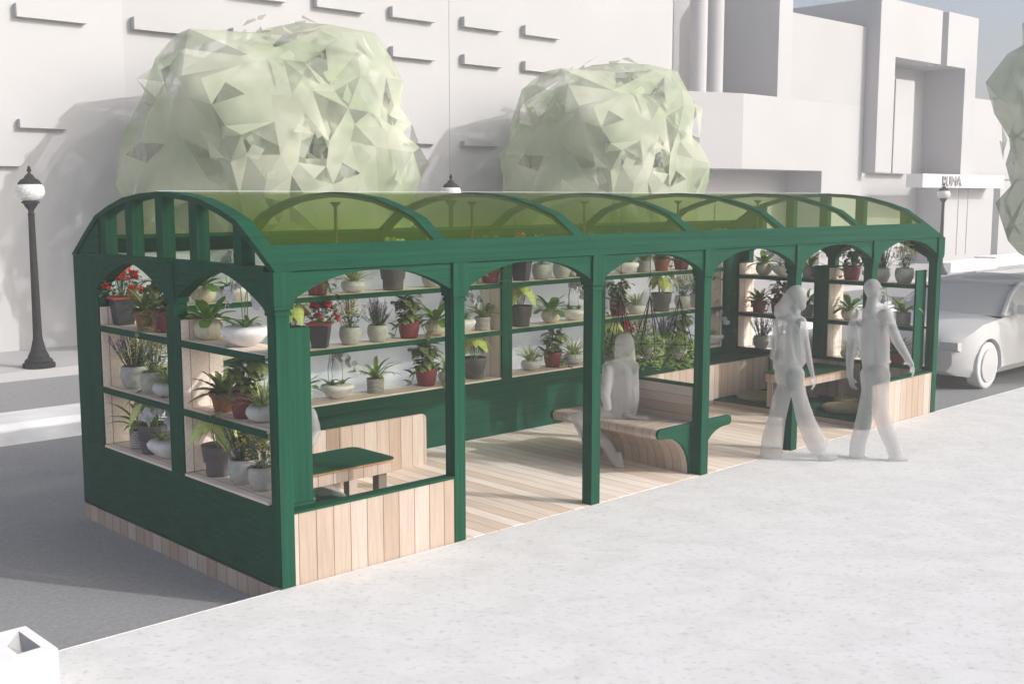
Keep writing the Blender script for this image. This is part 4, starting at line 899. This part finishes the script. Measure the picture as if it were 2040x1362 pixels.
# ------------------------------------------------------------------ parked car
CR = T('parked_car', (13.4, 1.5, -.14), 'white parked car with grey windows just past the right end of the pavilion', 'car')
def car():
    zb = -.14; yc = 1.50; hw = .86
    st = []   # x, bottom z, bonnet/belt z, half width, (top z, top half width)
    data = [(11.28, .28, .62, .62), (11.34, .22, .74, .74), (11.5, .19, .84, .83), (11.9, .18, .93, .86), (12.45, .18, .98, .87), (12.75, .18, 1.00, .87), (13.4, .18, 1.01, .87), (14.2, .18, 1.02, .87), (14.9, .18, 1.03, .87), (15.5, .2, 1.05, .85), (15.75, .3, 1.0, .78)]
    m = MB(); sec = []
    for x, z0, z1, w in data:
        q = [(-w * .9, z0), (-w, z0 + .10), (-w, z0 + (z1 - z0) * .55), (-w * .985, z1 - .10), (-w * .93, z1 - .02), (-w * .6, z1 + .02), (0, z1 + .035)]
        q = q + [(-a, b_) for a, b_ in q[:-1][::-1]]; sec.append([(x + (0 if x > 11.5 else .22 * (abs(a) / .86) ** 3), yc + a, zb + b_) for a, b_ in q])
    n = len(sec[0]); vs = [p for s_ in sec for p in s_]
    fs = [(j * n + k, j * n + (k + 1) % n, (j + 1) * n + (k + 1) % n, (j + 1) * n + k) for j in range(len(sec) - 1) for k in range(n)] + [tuple(range(n))[::-1], tuple((len(sec) - 1) * n + k for k in range(n))]
    m.add(vs, fs); body = m.build('body', M['car'], CR)
    bm = bmesh.new(); bm.from_mesh(body.data); bm.to_mesh(body.data); bm.free()
    cutters = []
    for wx in (12.02, 14.75):
        cm = MB().lathe([(.385, -1.2), (.385, 1.2)], (0, 0, 0), 28); me = bpy.data.meshes.new('c'); me.from_pydata([(v[0] + wx, v[2] + yc, v[1] + zb + .33) for v in cm.v], [], cm.f); me.update()
        bmm = bmesh.new(); bmm.from_mesh(me); bmesh.ops.recalc_face_normals(bmm, faces=bmm.faces); bmm.to_mesh(me); bmm.free()
        me.transform(Matrix.Translation(-Vector(CR['_b']))); c = bpy.data.objects.new('c', me); COL.objects.link(c); c.location = CR.location; cutters.append(c)
        md = body.modifiers.new('b', 'BOOLEAN'); md.operation = 'DIFFERENCE'; md.object = c; md.solver = 'EXACT'
    bpy.context.view_layer.update(); me = bpy.data.meshes.new_from_object(body.evaluated_get(bpy.context.evaluated_depsgraph_get())); body.modifiers.clear(); body.data = me
    me.materials.clear(); me.materials.append(M['car']); me.shade_smooth(); me.set_sharp_from_angle(angle=.6)
    for c in cutters: bpy.data.objects.remove(c)
    # cabin
    cab = [(12.45, 1.0, .78, 0), (12.95, 1.27, .70, 0), (13.35, 1.40, .63, 0), (13.9, 1.44, .62, 0), (14.7, 1.43, .62, 0), (15.3, 1.34, .60, 0), (15.68, 1.08, .70, 0)]
    m = MB(); sec = []
    for x, zt, wt, _ in cab:
        zt2 = zt; q = [(-.84, .99), (-.83 if zt < 1.05 else -(wt + .10), .99 + (zt - .99) * .45), (-wt, zt - .04), (-wt * .8, zt), (0, zt + .02)]; q = q + [(-a, b_) for a, b_ in q[:-1][::-1]]
        sec.append([(x, yc + a, zb + b_) for a, b_ in q])
    n = len(sec[0]); m.add([p for s_ in sec for p in s_], [(j * n + k, j * n + (k + 1) % n, (j + 1) * n + (k + 1) % n, (j + 1) * n + k) for j in range(len(sec) - 1) for k in range(n)] + [tuple(range(n))[::-1], tuple((len(sec) - 1) * n + k for k in range(n))])
    m.build('cabin_glass', M['car_glass'], CR, .5)
    m = MB()
    for sg in (-1, 1):
        m.tube([(12.46, yc + sg * .83, zb + 1.0), (12.95, yc + sg * .715, zb + 1.26), (13.4, yc + sg * .65, zb + 1.40), (14.7, yc + sg * .63, zb + 1.44), (15.66, yc + sg * .74, zb + 1.07)], .035, 6)
    m.add([(13.3, yc - .6, zb + 1.39), (14.8, yc - .6, zb + 1.435), (14.8, yc + .6, zb + 1.435), (13.3, yc + .6, zb + 1.39), (13.3, yc - .55, zb + 1.425), (14.8, yc - .55, zb + 1.46), (14.8, yc + .55, zb + 1.46), (13.3, yc + .55, zb + 1.425)], [(0, 1, 5, 4), (1, 2, 6, 5), (2, 3, 7, 6), (3, 0, 4, 7), (4, 5, 6, 7), (3, 2, 1, 0)])
    m.build('roof_frame', M['car'], CR, .5)
    for wx in (12.02, 14.75):
        for sg in (-1, 1):
            y = yc + sg * .76; m = MB(); w = MB()
            pr = [(.20, -.11), (.31, -.11), (.33, -.08), (.33, .07), (.315, .085), (.27, .09), (.26, .085), (.0005, .08)]
            m.lathe(pr, (0, 0, 0), 36); w.v = [(v[0] + wx, y + v[2] * sg, zb + .331 + v[1]) for v in m.v]; w.f = m.f
            wh = w.build('wheel', M['tyre'], CR, .5)
            d = MB().lathe([(.24, .086), (.235, .108), (.06, .118), (.0005, .12)], (0, 0, 0), 30); d.v = [(v[0] + wx, y + v[2] * sg, zb + .331 + v[1]) for v in d.v]; d.build('rim', M['car'], wh, .5)
    for sg in (-1, 1):
        m = MB(); y = yc + sg * .6; m.add([(11.275, y - .14, zb + .60), (11.30, y + .14, zb + .60), (11.31, y + .13, zb + .70), (11.29, y - .13, zb + .70), (11.4, y - .14, zb + .56), (11.42, y + .14, zb + .56), (11.42, y + .13, zb + .7), (11.4, y - .13, zb + .7)], [(0, 1, 2, 3), (4, 7, 6, 5), (0, 4, 5, 1), (1, 5, 6, 2), (2, 6, 7, 3), (3, 7, 4, 0)]); m.build('headlight', M['car_glass'], CR)
        m = MB(); m.box((12.75, yc + sg * .98 - .07, zb + 1.02), (12.88, yc + sg * .98 + .07, zb + 1.14)); m.build('wing_mirror', M['car'], CR)
    MB().box((11.262, yc - .42, zb + .36), (11.30, yc + .42, zb + .50)).build('grille', M['car_glass'], CR)
car()
# ------------------------------------------------------------------ haze
hz = MB().box((-94, -94, -1.3), (114, 114, 12.5)).build('haze', M['wall'])
hm = bpy.data.materials.new('pale_haze'); hm.use_nodes = True; t = hm.node_tree; t.nodes.clear()
o_ = t.nodes.new('ShaderNodeOutputMaterial'); v = t.nodes.new('ShaderNodeVolumePrincipled'); v.inputs['Density'].default_value = .0042; v.inputs['Color'].default_value = (.96, .96, .97, 1); v.inputs['Anisotropy'].default_value = .1
t.links.new(v.outputs[0], o_.inputs['Volume']); hz.data.materials.clear(); hz.data.materials.append(hm); tag(hz, kind='stuff')
# ------------------------------------------------------------------ light, sky, camera
SUN = Vector((.496, -.869, .535)).normalized()
sd = bpy.data.lights.new('sun', 'SUN'); sd.energy = 2.0; sd.angle = math.radians(.5); sd.color = (1, .995, .992)
so = bpy.data.objects.new('sun', sd); COL.objects.link(so); so.rotation_euler = (-SUN).to_track_quat('-Z', 'Y').to_euler()
w = bpy.data.worlds.new('World'); S.world = w; w.use_nodes = True; t = w.node_tree
sk = t.nodes.new('ShaderNodeTexSky'); sk.sky_type = 'NISHITA'; sk.sun_disc = False; sk.sun_elevation = math.asin(SUN.z); sk.sun_rotation = math.atan2(SUN.x, SUN.y)
sk.air_density = .8; sk.dust_density = 5.0; sk.ozone_density = 1.0
bg = t.nodes['Background']; bg.inputs[1].default_value = .15; hs = t.nodes.new('ShaderNodeHueSaturation'); hs.inputs['Saturation'].default_value = .8; t.links.new(sk.outputs[0], hs.inputs['Color']); t.links.new(hs.outputs[0], bg.inputs[0])
cam = bpy.data.cameras.new('Camera'); co = bpy.data.objects.new('Camera', cam); COL.objects.link(co); S.camera = co
cam.sensor_width = 36; cam.lens = 36 * CF / 2040; cam.clip_end = 1000; cam.clip_start = .05
co.location = CC; co.rotation_euler = Matrix((cr_, cu, -cf)).transposed().to_euler()
S.view_settings.view_transform = 'Standard'; S.view_settings.look = 'None'; S.view_settings.gamma = 1; S.view_settings.exposure = .33
S.cycles.transparent_max_bounces = 48; S.cycles.max_bounces = 8; S.cycles.volume_bounces = 1; S.cycles.diffuse_bounces = 7
for o in bpy.data.objects:
    if '_b' in o: del o['_b']
